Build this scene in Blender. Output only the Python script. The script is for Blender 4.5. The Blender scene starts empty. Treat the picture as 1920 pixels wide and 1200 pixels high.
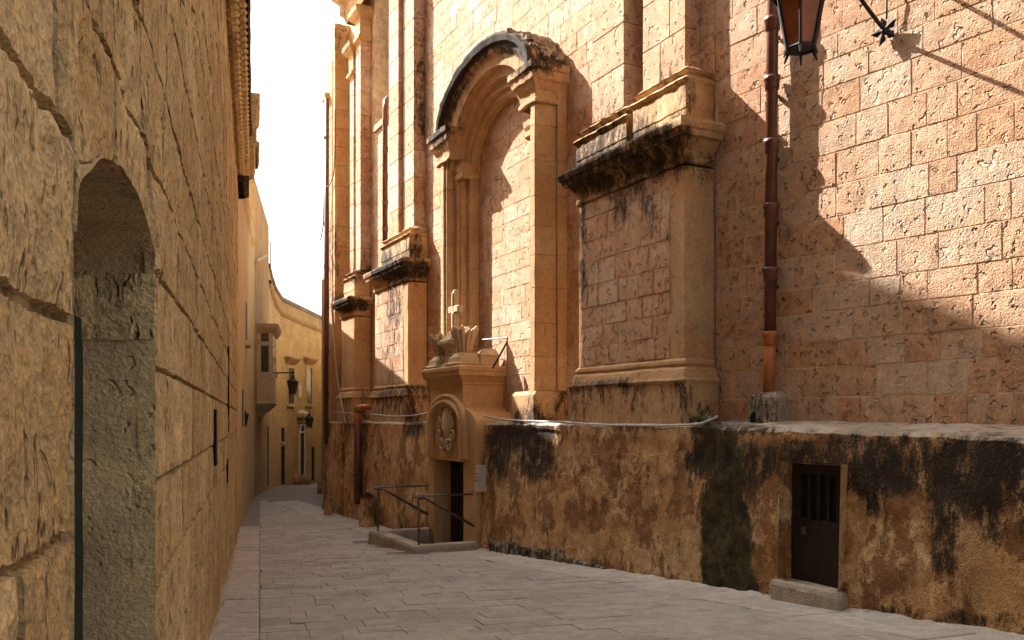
import bpy, math, random
from mathutils import Vector as V, noise

random.seed(7)
sc = bpy.context.scene
S = 1.25                      # metres per modelling unit
F, CX, HY, EYE = 1650.0, 960.0, 787.0, 1.6   # survey of the photograph: focal length, centre, horizon row, eye level

# ---------------------------------------------------------------- camera
cam_d = bpy.data.cameras.new('camera')
cam = bpy.data.objects.new('camera', cam_d)
sc.collection.objects.link(cam)
cam.location = (0, 0, EYE * S)
cam.rotation_euler = (math.radians(90), 0, 0)
cam_d.sensor_width = 36.0
cam_d.lens = 36.0 * F / 1920.0
cam_d.shift_y = (HY - 600.0) / 1920.0
cam_d.clip_start = 0.02
cam_d.clip_end = 2000.0
sc.camera = cam

# ---------------------------------------------------------------- sky, sun, exposure
SUN = V((-1.756, 1.235, 2.0)).normalized()      # towards the sun
world = bpy.data.worlds.new('World')
sc.world = world
world.use_nodes = True
wn = world.node_tree.nodes
wl = world.node_tree.links
bg = wn['Background']
sky = wn.new('ShaderNodeTexSky')
sky.sky_type = 'NISHITA'
sky.sun_disc = False
sky.sun_elevation = math.asin(SUN.z)
sky.sun_rotation = math.atan2(SUN.x, SUN.y)
sky.air_density = 1.0
sky.dust_density = 7.0
sky.ozone_density = 1.0
hs = wn.new('ShaderNodeHueSaturation')
hs.inputs['Saturation'].default_value = 0.35
wl.new(sky.outputs[0], hs.inputs['Color'])
wl.new(hs.outputs[0], bg.inputs['Color'])
bg.inputs['Strength'].default_value = 0.085

sun_d = bpy.data.lights.new('sun', 'SUN')
sun_d.energy = 5.0
sun_d.angle = math.radians(0.5)
sun_d.color = (1.0, 0.96, 0.91)
sun = bpy.data.objects.new('sun', sun_d)
sc.collection.objects.link(sun)
sun.rotation_euler = (-SUN).to_track_quat('-Z', 'Y').to_euler()
sun.location = SUN * 60

sc.view_settings.view_transform = 'Standard'
sc.view_settings.look = 'None'
sc.view_settings.gamma = 1.0
sc.view_settings.use_curve_mapping = False
sc.view_settings.exposure = 2.0
sc.cycles.adaptive_threshold = .03
sc.cycles.max_bounces = 6
sc.cycles.diffuse_bounces = 4
sc.cycles.caustics_reflective = False
sc.cycles.caustics_refractive = False

# ================================================================ helpers
def lerp(a, b, t): return a + (b - a) * t
def clamp(x, a=0.0, b=1.0): return a if x < a else b if x > b else x
def sstep(a, b, x):
    t = clamp((x - a) / (b - a)); return t * t * (3 - 2 * t)
def rnd(a, b): return random.uniform(a, b)

def proj(p):
    y = max(p[1], 0.05)
    return CX + F * p[0] / y, HY - F * (p[2] - EYE) / y

def at(px, py, Y):
    return V(((px - CX) / F * Y, Y, EYE + (HY - py) / F * Y))

_ZP = [(-30, .36), (0, .28), (4, .22), (5.6, .13), (7, .03), (8.85, -.09), (11.5, -.27), (14, -.42), (18.8, -.54), (22, -.52),
       (26, -.62), (34, -.95), (40, -1.26), (51, -2.0), (70, -3.0), (400, -6)]
def gz(x, y):
    for (a, za), (b, zb) in zip(_ZP, _ZP[1:]):
        if y <= b:
            z = lerp(za, zb, clamp((y - a) / (b - a))); break
    else: z = _ZP[-1][1]
    c = -1.0 - .22 * y
    return z + .018 * clamp(x - c, -4, 4)

class Frame:
    """a wall: u runs along it, w stands out of it, z is up"""
    def __init__(s, o, u, w=None):
        s.o = V((o[0], o[1], 0)); s.U = V((u[0], u[1], 0)).normalized()
        s.W = V((w[0], w[1], 0)).normalized()
    def pt(s, u, w, z): 
        p = s.o + s.U * u + s.W * w
        return V((p.x, p.y, z))
    def hit(s, px, w=0.0):
        r = (px - CX) / F
        return (r * (s.o.y + w * s.W.y) - s.o.x - w * s.W.x) / (s.U.x - r * s.U.y)
    def uz(s, px, py, w=0.0):
        u = s.hit(px, w); p = s.pt(u, w, 0)
        return u, EYE + (HY - py) / F * p.y
    def uw(s, x, y):
        d = V((x, y, 0)) - s.o
        return d.dot(s.U), d.dot(s.W)

STAINS = []     # dirt marks surveyed on the church: (px, py, rx, ry, strength, kind)
def stain_of(p, kind=0):
    px, py = proj(p); s = 0.0
    for (x, y, rx, ry, k, kd) in STAINS:
        if kd != kind: continue
        d = ((px - x) / rx) ** 2 + ((py - y) / ry) ** 2
        if d < 2.4: s = max(s, k * (1 - sstep(.1, 2.4, d)))
    return s

class MB:
    def __init__(s): s.v = []; s.f = []; s.t = []; s.s = []; s.m = []
    def add(s, verts, faces, tint=None, stain=None, moss=None):
        b = len(s.v); n = len(verts)
        s.v += [V(p) for p in verts]
        s.t += [0.5 if tint is None else tint] * n if not isinstance(tint, list) else tint
        s.s += stain if isinstance(stain, list) else [stain or 0.0] * n
        s.m += moss if isinstance(moss, list) else [moss or 0.0] * n
        s.f += [tuple(b + i for i in f) for f in faces]
        return s
    def join(s, o):
        b = len(s.v); s.v += o.v; s.t += o.t; s.s += o.s; s.m += o.m
        s.f += [tuple(b + i for i in f) for f in o.f]; return s
    def survey(s):
        s.s = [max(a, stain_of(p, 0)) for a, p in zip(s.s, s.v)]
        s.m = [max(a, stain_of(p, 1)) for a, p in zip(s.m, s.v)]
        return s
    # ---- shapes
    def box(s, fr, u0, u1, w0, w1, z0, z1, tint=None, stain=None):
        P = fr.pt
        vs = [P(u, w, z) for z in (z0, z1) for (u, w) in ((u0, w0), (u1, w0), (u1, w1), (u0, w1))]
        return s.add(vs, [(0, 1, 2, 3), (4, 5, 6, 7), (0, 1, 5, 4), (1, 2, 6, 5), (2, 3, 7, 6), (3, 0, 4, 7)], tint, stain)
    def loft(s, fr, u0, u1, wb, wf, rings, nu=1, nw=1, c=.0, jit=0.0, tint=None, freq=9.0, cap=True, capb=False):
        """stacked rectangular rings (z, projection[, stain]); open towards the wall"""
        b = len(s.v); k = None
        for r in rings:
            z, p = r[0], r[1]; st = r[2] if len(r) > 2 else 0.0
            a0, a1, f = u0 - p, u1 + p, wf + p
            pts = [(a0, lerp(wb, f - c, i / nw)) for i in range(nw + 1)]
            pts += [(lerp(a0 + c, a1 - c, i / nu), f) for i in range(nu + 1)] if c else [(lerp(a0, a1, i / nu), f) for i in range(1, nu + 1)]
            pts += [(a1, lerp(f - c, wb, i / nw)) for i in range(0 if c else 1, nw + 1)]
            k = len(pts)
            for (u, w) in pts:
                q = fr.pt(u, w, z)
                if jit:
                    d = noise.noise_vector(q * freq) * jit
                    q = q + fr.U * d.x + fr.W * d.y + V((0, 0, d.z))
                s.v.append(q); s.t.append(.5 if tint is None else tint); s.s.append(st); s.m.append(0.0)
        n = len(rings)
        for i in range(n - 1):
            for j in range(k - 1):
                s.f.append((b + i * k + j, b + i * k + j + 1, b + (i + 1) * k + j + 1, b + (i + 1) * k + j))
        if cap: s.f.append(tuple(b + (n - 1) * k + j for j in range(k)))
        if capb: s.f.append(tuple(b + j for j in reversed(range(k))))
        return s
    def grid(s, fn, n, m, tint=None, skip=None):
        b = len(s.v)
        for j in range(m + 1):
            for i in range(n + 1):
                s.v.append(V(fn(i, j))); s.t.append(.5 if tint is None else tint); s.s.append(0.0); s.m.append(0.0)
        for j in range(m):
            for i in range(n):
                if skip and skip(i, j): continue
                a = b + j * (n + 1) + i
                s.f.append((a, a + 1, a + n + 2, a + n + 1))
        return s
    def tube(s, path, r, n=8, caps=True, tint=None):
        path = [V(p) for p in path]; b = len(s.v); k = len(path)
        rr = r if isinstance(r, (list, tuple)) else [r] * k
        prev = None
        for i, p in enumerate(path):
            d = (path[min(i + 1, k - 1)] - path[max(i - 1, 0)]).normalized()
            if prev is None:
                a = d.cross(V((0, 0, 1)))
                if a.length < .1: a = d.cross(V((1, 0, 0)))
                a.normalize()
            else: a = (prev - d * prev.dot(d)).normalized()
            prev = a; c = d.cross(a)
            for j in range(n):
                t = 2 * math.pi * j / n
                s.v.append(p + (a * math.cos(t) + c * math.sin(t)) * rr[i]); s.t.append(.5 if tint is None else tint); s.s.append(0.0); s.m.append(0.0)
        for i in range(k - 1):
            for j in range(n):
                s.f.append((b + i * n + j, b + i * n + (j + 1) % n, b + (i + 1) * n + (j + 1) % n, b + (i + 1) * n + j))
        if caps:
            s.f.append(tuple(b + j for j in reversed(range(n)))); s.f.append(tuple(b + (k - 1) * n + j for j in range(n)))
        return s
    def lathe(s, c, prof, n=14, sq=None, rot=0.0, jit=0.0, tint=None):
        """rings (z, r) about a vertical axis; sq squashes along one axis"""
        b = len(s.v); c = V(c)
        for (z, r) in prof:
            for j in range(n):
                t = 2 * math.pi * j / n + rot
                q = c + V((math.cos(t) * r, math.sin(t) * r * (sq or 1.0), z))
                if jit: q += noise.noise_vector(q * 7) * jit
                s.v.append(q); s.t.append(.5 if tint is None else tint); s.s.append(0.0); s.m.append(0.0)
        k = len(prof)
        for i in range(k - 1):
            for j in range(n):
                s.f.append((b + i * n + j, b + i * n + (j + 1) % n, b + (i + 1) * n + (j + 1) % n, b + (i + 1) * n + j))
        s.f.append(tuple(b + j for j in reversed(range(n)))); s.f.append(tuple(b + (k - 1) * n + j for j in range(n)))
        return s
    def blob(s, c, rx, ry, rz, ax=None, n=10, m=6):
        c = V(c); X, Y, Z = ax or (V((1, 0, 0)), V((0, 1, 0)), V((0, 0, 1))); b = len(s.v)
        for i in range(m + 1):
            ph = -math.pi / 2 + math.pi * i / m
            for j in range(n):
                t = 2 * math.pi * j / n
                s.v.append(c + X * (rx * math.cos(ph) * math.cos(t)) + Y * (ry * math.cos(ph) * math.sin(t)) + Z * (rz * math.sin(ph)))
                s.t.append(.5); s.s.append(0.0); s.m.append(0.0)
        for i in range(m):
            for j in range(n):
                s.f.append((b + i * n + j, b + i * n + (j + 1) % n, b + (i + 1) * n + (j + 1) % n, b + (i + 1) * n + j))
        return s
    def build(s, name, mat, parent=None, smooth=False, org=None, kind=None):
        o = V(org) if org is not None else (V(parent['org']) if parent is not None and 'org' in parent else V((0, 0, 0)))
        me = bpy.data.meshes.new(name)
        me.from_pydata([((p - o) * S)[:] for p in s.v], [], s.f)
        for nm, dat in (('tint', s.t), ('stain', s.s), ('moss', s.m)):
            if nm == 'tint' or any(dat):
                a = me.attributes.new(nm, 'FLOAT', 'POINT'); a.data.foreach_set('value', dat)
        me.materials.append(mat)
        if smooth: me.polygons.foreach_set('use_smooth', [True] * len(me.polygons))
        ob = bpy.data.objects.new(name, me); sc.collection.objects.link(ob)
        if parent is not None: ob.parent = parent
        else: ob.location = o * S
        ob['org'] = o[:]
        if kind: ob['kind'] = kind
        return ob

def tag(o, label, cat, group=None):
    o['label'] = label; o['category'] = cat
    if group: o['group'] = group
    return o
def thing(name, org, label, cat, group=None):
    e = bpy.data.objects.new(name, None); e.empty_display_size = .2; sc.collection.objects.link(e)
    e.location = V(org) * S; e['org'] = V(org)[:]
    return tag(e, label, cat, group)

# ---- stones: collected per thing, the 300 that show largest become objects, the rest one mesh per wall
POOL = {}
def pool(key, parent, mb, mat, name='stone', rest='stone_courses'):
    c = sum(mb.v, V((0, 0, 0))) / len(mb.v)
    P = [proj(p) for p in mb.v]
    xs = [clamp(p[0], 0, 1920) for p in P]; ys = [clamp(p[1], 0, 1200) for p in P]
    a = (max(xs) - min(xs)) * (max(ys) - min(ys)) if c.y > .2 else 0
    POOL.setdefault(key, []).append((a, parent, mb, mat, name, rest))
def flush_pool():
    for key, L in POOL.items():
        L.sort(key=lambda q: -q[0])
        rest = {}
        for i, (a, parent, mb, mat, name, rname) in enumerate(L):
            if i < 290 and a > 40: mb.build(name, mat, parent)
            else:
                k = (parent.name, mat.name)
                if k not in rest: rest[k] = (parent, mat, rname, MB())
                rest[k][3].join(mb)
        for (parent, mat, rname, mb) in rest.values():
            mb.build(rname, mat, parent, kind='stuff')

def stone_mb(fr, u0, u1, z0, z1, w, depth=.03, n=2, m=2, b=.010, rough=.004, g=.004, tint=None, push=None, amp=None):
    """one dressed stone: rounded arrises, uneven face"""
    mb = MB(); tint = rnd(0, 1) if tint is None else tint
    us = [lerp(u0 + g + b, u1 - g - b, i / n) for i in range(n + 1)]
    zs = [lerp(z0 + g + b, z1 - g - b, j / m) for j in range(m + 1)]
    tilt = rnd(-1, 1) * rough; off = rnd(-1, 1) * rough
    vs = []
    for j, z in enumerate(zs):
        for i, u in enumerate(us):
            d = rnd(-.5, .5) * rough
            ee = (i in (0, n)) or (j in (0, m))
            uu = u + (rnd(-1, 1) * b * .5 if ee else 0); zz = z + (rnd(-1, 1) * b * .5 if ee else 0)
            if push: uu, zz = push(uu, zz)
            q = fr.pt(uu, w, zz)
            if amp: d += amp(q, uu, zz, ee)
            q = q + fr.W * (off + tilt * (i / n - .5) + d - (rough * .6 if ee else 0))
            vs.append(q)
    N = len(vs); ring = [(i, 0) for i in range(n + 1)] + [(n, j) for j in range(1, m + 1)] + [(i, m) for i in range(n - 1, -1, -1)] + [(0, j) for j in range(m - 1, 0, -1)]
    for (i, j) in ring:
        uu = u0 + g if i == 0 else u1 - g if i == n else us[i]
        zz = z0 + g if j == 0 else z1 - g if j == m else zs[j]
        if push: uu, zz = push(uu, zz)
        vs.append(fr.pt(uu, w - depth, zz))
    fs = [(j * (n + 1) + i, j * (n + 1) + i + 1, (j + 1) * (n + 1) + i + 1, (j + 1) * (n + 1) + i) for j in range(m) for i in range(n)]
    k = len(ring)
    for a in range(k):
        i0, j0 = ring[a]; i1, j1 = ring[(a + 1) % k]
        fs.append((N + a, N + (a + 1) % k, j1 * (n + 1) + i1, j0 * (n + 1) + i0))
    return mb.add(vs, fs, tint)

def courses(u0, u1, z0, z1, h, l0, l1, seed, hj=.12):
    r = random.Random(seed); z = z0; out = []
    while z < z1 - .02:
        hh = h * r.uniform(1 - hj, 1 + hj)
        zt = z + hh if z + hh < z1 - h * .35 else z1
        u = u0 - r.uniform(0, l1)
        while u < u1:
            l = r.uniform(l0, l1)
            a, b = max(u, u0), min(u + l, u1)
            if b - a > .05: out.append((a, b, z, zt))
            u += l
        z = zt
    return out

# ================================================================ materials
def mat_new(name):
    m = bpy.data.materials.new(name); m.use_nodes = True
    nt = m.node_tree; nt.nodes.clear()
    out = nt.nodes.new('ShaderNodeOutputMaterial'); bs = nt.nodes.new('ShaderNodeBsdfPrincipled')
    nt.links.new(bs.outputs[0], out.inputs[0])
    return m, nt, bs
class G:
    """tiny node-graph helper"""
    def __init__(s, nt): s.nt = nt
    def n(s, t, **kw):
        nd = s.nt.nodes.new(t)
        for k, v in kw.items(): setattr(nd, k, v)
        return nd
    def put(s, sock, v):
        if hasattr(v, 'is_linked') or isinstance(v, bpy.types.NodeSocket): s.nt.links.new(v, sock)
        else:
            if isinstance(v, tuple) and len(v) == 3 and sock.type == 'RGBA': v = (*v, 1)
            sock.default_value = v
    def math(s, op, a, b=None, c=None, cl=False):
        nd = s.n('ShaderNodeMath', operation=op, use_clamp=cl); s.put(nd.inputs[0], a)
        if b is not None: s.put(nd.inputs[1], b)
        if c is not None: s.put(nd.inputs[2], c)
        return nd.outputs[0]
    def pos(s, sc=(1, 1, 1)):
        g = s.n('ShaderNodeNewGeometry'); mp = s.n('ShaderNodeMapping'); s.nt.links.new(g.outputs['Position'], mp.inputs['Vector'])
        mp.inputs['Scale'].default_value = sc; return mp.outputs[0]
    def noise(s, v, scale, detail=5, rough=.6, dist=0.0):
        nd = s.n('ShaderNodeTexNoise'); s.put(nd.inputs['Vector'], v); nd.inputs['Scale'].default_value = scale
        nd.inputs['Detail'].default_value = detail; nd.inputs['Roughness'].default_value = rough; nd.inputs['Distortion'].default_value = dist
        return nd.outputs[0]
    def vor(s, v, scale, feat='F1', rand=1.0):
        nd = s.n('ShaderNodeTexVoronoi', feature=feat); s.put(nd.inputs['Vector'], v); nd.inputs['Scale'].default_value = scale
        nd.inputs['Randomness'].default_value = rand
        return nd.outputs['Distance']
    def rng(s, v, a, b, c=0.0, d=1.0, smooth=True):
        nd = s.n('ShaderNodeMapRange'); nd.interpolation_type = 'SMOOTHSTEP' if smooth else 'LINEAR'
        s.put(nd.inputs[0], v); nd.inputs[1].default_value = a; nd.inputs[2].default_value = b; nd.inputs[3].default_value = c; nd.inputs[4].default_value = d
        return nd.outputs[0]
    def mix(s, f, a, b, mode='MIX'):
        nd = s.n('ShaderNodeMix', data_type='RGBA', blend_type=mode); s.put(nd.inputs[0], f); s.put(nd.inputs[6], a); s.put(nd.inputs[7], b)
        return nd.outputs[2]
    def attr(s, name):
        nd = s.n('ShaderNodeAttribute'); nd.attribute_name = name; return nd.outputs['Fac']
    def bump(s, h, strength, dist, normal=None):
        nd = s.n('ShaderNodeBump'); nd.inputs['Strength'].default_value = strength; nd.inputs['Distance'].default_value = dist
        s.put(nd.inputs['Height'], h)
        if normal: s.put(nd.inputs['Normal'], normal)
        return nd.outputs[0]

def stone_mat(name, c1, c2, c3, pits=.5, pit_scale=16.0, bump=1.0, grain=1.0, patch=None, rough=.9, streak=0.0, dark=(.022, .017, .012), dirty=True, aniso=(1, 1, 1), pit_an=None, pit_lo=.46, midb=.55, smear=None, vr=(.70, 1.25)):
    """limestone: c1..c2 from stone to stone, c3 warm patches; dirt where the surface carries 'stain'"""
    m, nt, bs = mat_new(name); g = G(nt); P = g.pos()
    c1, c2, c3 = [tuple(x * .87 for x in c) for c in (c1, c2, c3)]
    tint = g.attr('tint')
    big = g.noise(P, 1.3, 3, .6); mid = g.noise(g.pos(aniso) if aniso != (1, 1, 1) else P, 6.0, 4, .68); fine = g.noise(P, 48.0, 2, .7)
    col = g.mix(g.math('MULTIPLY_ADD', big, .5, g.math('MULTIPLY_ADD', tint, .9, -.2), cl=True), c1, c2)
    col = g.mix(g.rng(g.math('MULTIPLY_ADD', mid, .45, g.math('MULTIPLY', big, .6)), .48, .62, 0, .7), col, c3)
    hgt = g.math('MULTIPLY_ADD', mid, midb, g.math('MULTIPLY', fine, .25 * grain))
    if patch:      # flaking render over stone
        pn = g.noise(g.pos((1, 1, .7)), patch[0], 6, .72, 0.0)
        pm = g.rng(pn, patch[1], patch[1] + .05)
        col = g.mix(g.math('MULTIPLY', pm, .85), col, patch[2])
        hgt = g.math('MULTIPLY_ADD', pm, patch[3], hgt)
    # weathering holes
    pn2 = g.noise(g.pos((1, 1, pit_an)) if pit_an else P, pit_scale, 2, .5, 0.0)
    pit = g.math('MULTIPLY', g.rng(pn2, .60, .69), g.rng(g.math('MULTIPLY_ADD', tint, .22, big), pit_lo, pit_lo + .26))
    hgt = g.math('MULTIPLY_ADD', pit, -.75 * pits, hgt)
    grit = g.noise(P, 19.0, 3, .75)
    var = g.rng(g.math('MULTIPLY_ADD', fine, .28, g.math('MULTIPLY_ADD', mid, .40, g.math('MULTIPLY', grit, .32))), .34, .66, vr[0], vr[1], False)
    cc = g.n('ShaderNodeCombineColor')
    for i in range(3): g.put(cc.inputs[i], var)
    col = g.mix(1.0, col, cc.outputs[0], 'MULTIPLY')
    if smear:
        col = g.mix(g.rng(g.noise(P, 3.4, 4, .6, .8), .56, .72, 0, .6), col, smear)
    if streak:
        sk = g.rng(g.noise(g.pos((1, 1, .22)), 2.6, 4, .7), .50, .74, 0, streak)
        col = g.mix(sk, col, (.13, .10, .06))
    if dirty:      # dirt crust and moss
        st = g.attr('stain'); ms = g.attr('moss')
        dn = g.noise(g.pos((1, 1, .42)), 7.5, 7, .80)
        dn = g.math('MULTIPLY_ADD', g.math('ADD', fine, -.5), .35, dn)
        sn = g.math('MULTIPLY_ADD', g.math('ADD', dn, -.5), 3.6, g.math('ADD', st, -.10))
        on = g.rng(st, .02, .25)
        col = g.mix(g.math('MULTIPLY', g.rng(sn, .15, .75, 0, .72), on), col, tuple(x * .22 for x in c2))
        col = g.mix(g.math('MULTIPLY', g.rng(sn, .50, .95, 0, .92), on), col, dark)
        mn = g.math('MULTIPLY_ADD', g.math('ADD', dn, -.5), 3.0, g.math('ADD', ms, -.05))
        mc = g.mix(g.rng(mid, .42, .6), (.010, .009, .004), (.050, .044, .013))
        col = g.mix(g.math('MULTIPLY', g.rng(mn, .25, .7, 0, .93), g.rng(ms, .02, .25)), col, mc)
    g.put(bs.inputs['Base Color'], col); bs.inputs['Roughness'].default_value = rough
    bs.inputs['Specular IOR Level'].default_value = .15
    g.put(bs.inputs['Normal'], g.bump(hgt, 1.0, .03 * bump))
    return m

def plain_mat(name, c, rough=.5, metal=0.0, var=.25, scale=14, bump=.15, spec=.3, c2=None):
    m, nt, bs = mat_new(name); g = G(nt); P = g.pos()
    nz = g.noise(P, scale, 6, .65)
    col = g.mix(g.rng(nz, .3, .7), tuple(x * (1 - var) for x in c), c2 or tuple(min(1, x * (1 + var)) for x in c))
    g.put(bs.inputs['Base Color'], col); bs.inputs['Roughness'].default_value = rough; bs.inputs['Metallic'].default_value = metal
    bs.inputs['Specular IOR Level'].default_value = spec
    if bump: g.put(bs.inputs['Normal'], g.bump(nz, bump, .01))
    return m

def far_mat(name, c1, c2, cj, bw=.55, bh=.27):
    """masonry too far off to tell its stones apart"""
    m, nt, bs = mat_new(name); g = G(nt); P = g.pos()
    # along-wall coordinate: these walls run mostly down the street
    sp = g.n('ShaderNodeSeparateXYZ'); nt.links.new(P, sp.inputs[0]); cb = g.n('ShaderNodeCombineXYZ')
    nt.links.new(g.math('ADD', sp.outputs[1], g.math('MULTIPLY', sp.outputs[0], -.25)), cb.inputs[0]); nt.links.new(sp.outputs[2], cb.inputs[1])
    br = g.n('ShaderNodeTexBrick'); nt.links.new(cb.outputs[0], br.inputs['Vector'])
    br.inputs['Scale'].default_value = 1.0; br.inputs['Brick Width'].default_value = bw; br.inputs['Row Height'].default_value = bh; br.inputs['Mortar Size'].default_value = .006
    br.inputs['Color1'].default_value = (*c1, 1); br.inputs['Color2'].default_value = (*c2, 1); br.inputs['Mortar'].default_value = (*cj, 1)
    n1 = g.noise(P, 1.1, 6, .65); sk = g.noise(g.pos((1, 1, .2)), 2.5, 6, .7)
    col = g.mix(g.rng(n1, .35, .68, 0, .7), br.outputs['Color'], tuple(x * .72 for x in c2))
    col = g.mix(g.rng(sk, .55, .75, 0, .45), col, tuple(x * .4 for x in c1))
    g.put(bs.inputs['Base Color'], col); bs.inputs['Roughness'].default_value = .9; bs.inputs['Specular IOR Level'].default_value = .1
    g.put(bs.inputs['Normal'], g.bump(g.math('MULTIPLY_ADD', br.outputs['Fac'], -.3, g.noise(P, 9, 7, .7)), .8, .02))
    return m

M = {}
M['ashlar'] = stone_mat('church_limestone', (.63, .455, .32), (.53, .27, .14), (.57, .34, .19), pits=2.6, pit_scale=11, bump=.9, pit_lo=.36, midb=.28, grain=1.5, smear=(.53, .42, .31), streak=.2, vr=(.50, 1.42))
M['smooth'] = stone_mat('dressed_limestone', (.58, .385, .205), (.54, .325, .155), (.50, .255, .105), pits=.8, pit_scale=17, bump=.6, grain=1.2, streak=.28, vr=(.62, 1.3))
M['mortar'] = plain_mat('pale_mortar', (.58, .43, .29), .95, var=.25, scale=6, bump=.3, spec=.1)
M['render'] = stone_mat('flaking_render', (.62, .37, .165), (.54, .285, .11), (.72, .52, .29), pits=1.4, pit_scale=16, bump=1.2, grain=2.4, midb=.45, patch=(1.9, .505, (.25, .115, .045), -.5), streak=.3, vr=(.50, 1.45))
M['oldwall'] = stone_mat('eroded_yellow_limestone', (.68, .51, .27), (.52, .365, .17), (.46, .30, .13), pits=1.8, pit_scale=22, bump=1.3, grain=1.2, streak=.4, pit_an=.40, pit_lo=.34, midb=.45, patch=(1.3, .57, (.40, .295, .155), -.3), vr=(.42, 1.5))
M['core'] = plain_mat('dark_joint', (.24, .175, .095), .95, var=.4, scale=12, bump=.5, spec=.05)
M['reveal'] = stone_mat('grey_cement_reveal', (.60, .43, .235), (.54, .375, .195), (.66, .48, .23), pits=.8, pit_scale=14, bump=.8, grain=1.6, midb=.4, patch=(1.5, .54, (.45, .335, .195), .35), dirty=False)
M['portal'] = stone_mat('portal_limestone', (.57, .37, .185), (.53, .33, .155), (.50, .28, .125), pits=.3, pit_scale=20, bump=.25, grain=.5)
M['carved'] = stone_mat('carved_grey_limestone', (.54, .42, .27), (.50, .37, .23), (.42, .29, .16), pits=.2, pit_scale=25, bump=.3, grain=.6)
M['ledge'] = stone_mat('weathered_ledge', (.50, .43, .34), (.40, .33, .25), (.30, .22, .14), pits=.8, pit_scale=12, bump=1.2)
M['paver'] = stone_mat('worn_paving', (.43, .39, .335), (.365, .33, .285), (.46, .42, .365), patch=(.8, .53, (.29, .26, .225), 0.0), pits=.4, pit_scale=20, bump=.3, grain=.9, rough=.7, streak=.0, vr=(.74, 1.2), dirty=False)
M['strip'] = stone_mat('pale_paving', (.50, .445, .385), (.43, .38, .325), (.55, .495, .43), pits=.5, pit_scale=16, bump=.35, grain=.8, rough=.8, dirty=False)
M['ground'] = stone_mat('ground_joint', (.28, .245, .21), (.23, .20, .17), (.32, .285, .245), pits=.3, bump=.6, dirty=False)
M['cream'] = stone_mat('cream_plaster', (.66, .52, .31), (.61, .46, .25), (.56, .40, .20), pits=.3, bump=.4, streak=.25, dirty=False)
M['far'] = far_mat('far_masonry', (.58, .43, .22), (.52, .37, .18), (.40, .30, .17))
M['far2'] = far_mat('far_masonry_warm', (.47, .33, .18), (.42, .28, .145), (.36, .25, .14))
M['black'] = plain_mat('dark_iron', (.016, .016, .02), .45, metal=.3, var=.3, bump=.2)
M['rail'] = plain_mat('grey_steel', (.11, .10, .095), .45, metal=.6, var=.3, bump=.1)
M['pipe'] = plain_mat('brown_pipe_paint', (.115, .038, .018), .32, var=.3, scale=5, bump=.1, spec=.5)
M['pipe2'] = plain_mat('orange_clay_pipe', (.40, .13, .035), .45, var=.25, scale=7, bump=.15, spec=.4)
M['cable'] = plain_mat('grey_cable', (.42, .38, .35), .6, var=.15, bump=0)
M['door'] = plain_mat('brown_door_paint', (.020, .011, .007), .7, var=.5, scale=9, bump=.3)
M['gdoor'] = plain_mat('dark_green_door', (.010, .020, .017), .6, var=.4, bump=.2)
M['void'] = plain_mat('dark_interior', (.006, .005, .004), .9, var=.2, bump=0)
M['wood'] = plain_mat('painted_timber', (.45, .33, .21), .6, var=.15, bump=.15)
M['white'] = plain_mat('white_paint', (.72, .68, .60), .6, var=.1, bump=.1)
M['plate'] = plain_mat('pale_plate', (.52, .45, .36), .5, var=.1, bump=.05)
M['leaf'] = plain_mat('weed_leaf', (.06, .10, .02), .6, var=.4, bump=0)
def glass_mat(name, c, rough=.15, trans=.0, alpha=1.0):
    m, nt, bs = mat_new(name); g = G(nt)
    n1 = g.noise(g.pos(), 6, 4, .6)
    g.put(bs.inputs['Base Color'], g.mix(g.rng(n1, .3, .7), tuple(x * .6 for x in c), c)); bs.inputs['Roughness'].default_value = rough
    bs.inputs['Transmission Weight'].default_value = trans
    return m
M['amber'] = glass_mat('amber_glass', (.55, .14, .03), .35, .55)
M['dimglass'] = glass_mat('smoky_amber_glass', (.07, .03, .012), .3)
M['glass'] = glass_mat('dark_window_glass', (.05, .045, .04), .12)

# ================================================================ frames
AU = V((-.456, .890, 0)).normalized(); AW = V((-.890, -.456, 0)).normalized()
O = (2.117, 9.178)
FA = Frame(O, AU, AW)                                     # church front
RU = V((.575, -.818, 0)).normalized(); RW = V((-.818, -.575, 0)).normalized()
FR = Frame(O, RU, RW)                                     # church wall nearer the camera
LU = V((-.2927, 1, 0)).normalized(); LW = V((1, .2927, 0)).normalized()
FL = Frame((-.303, 0), LU, LW)                            # old wall on the left

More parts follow.
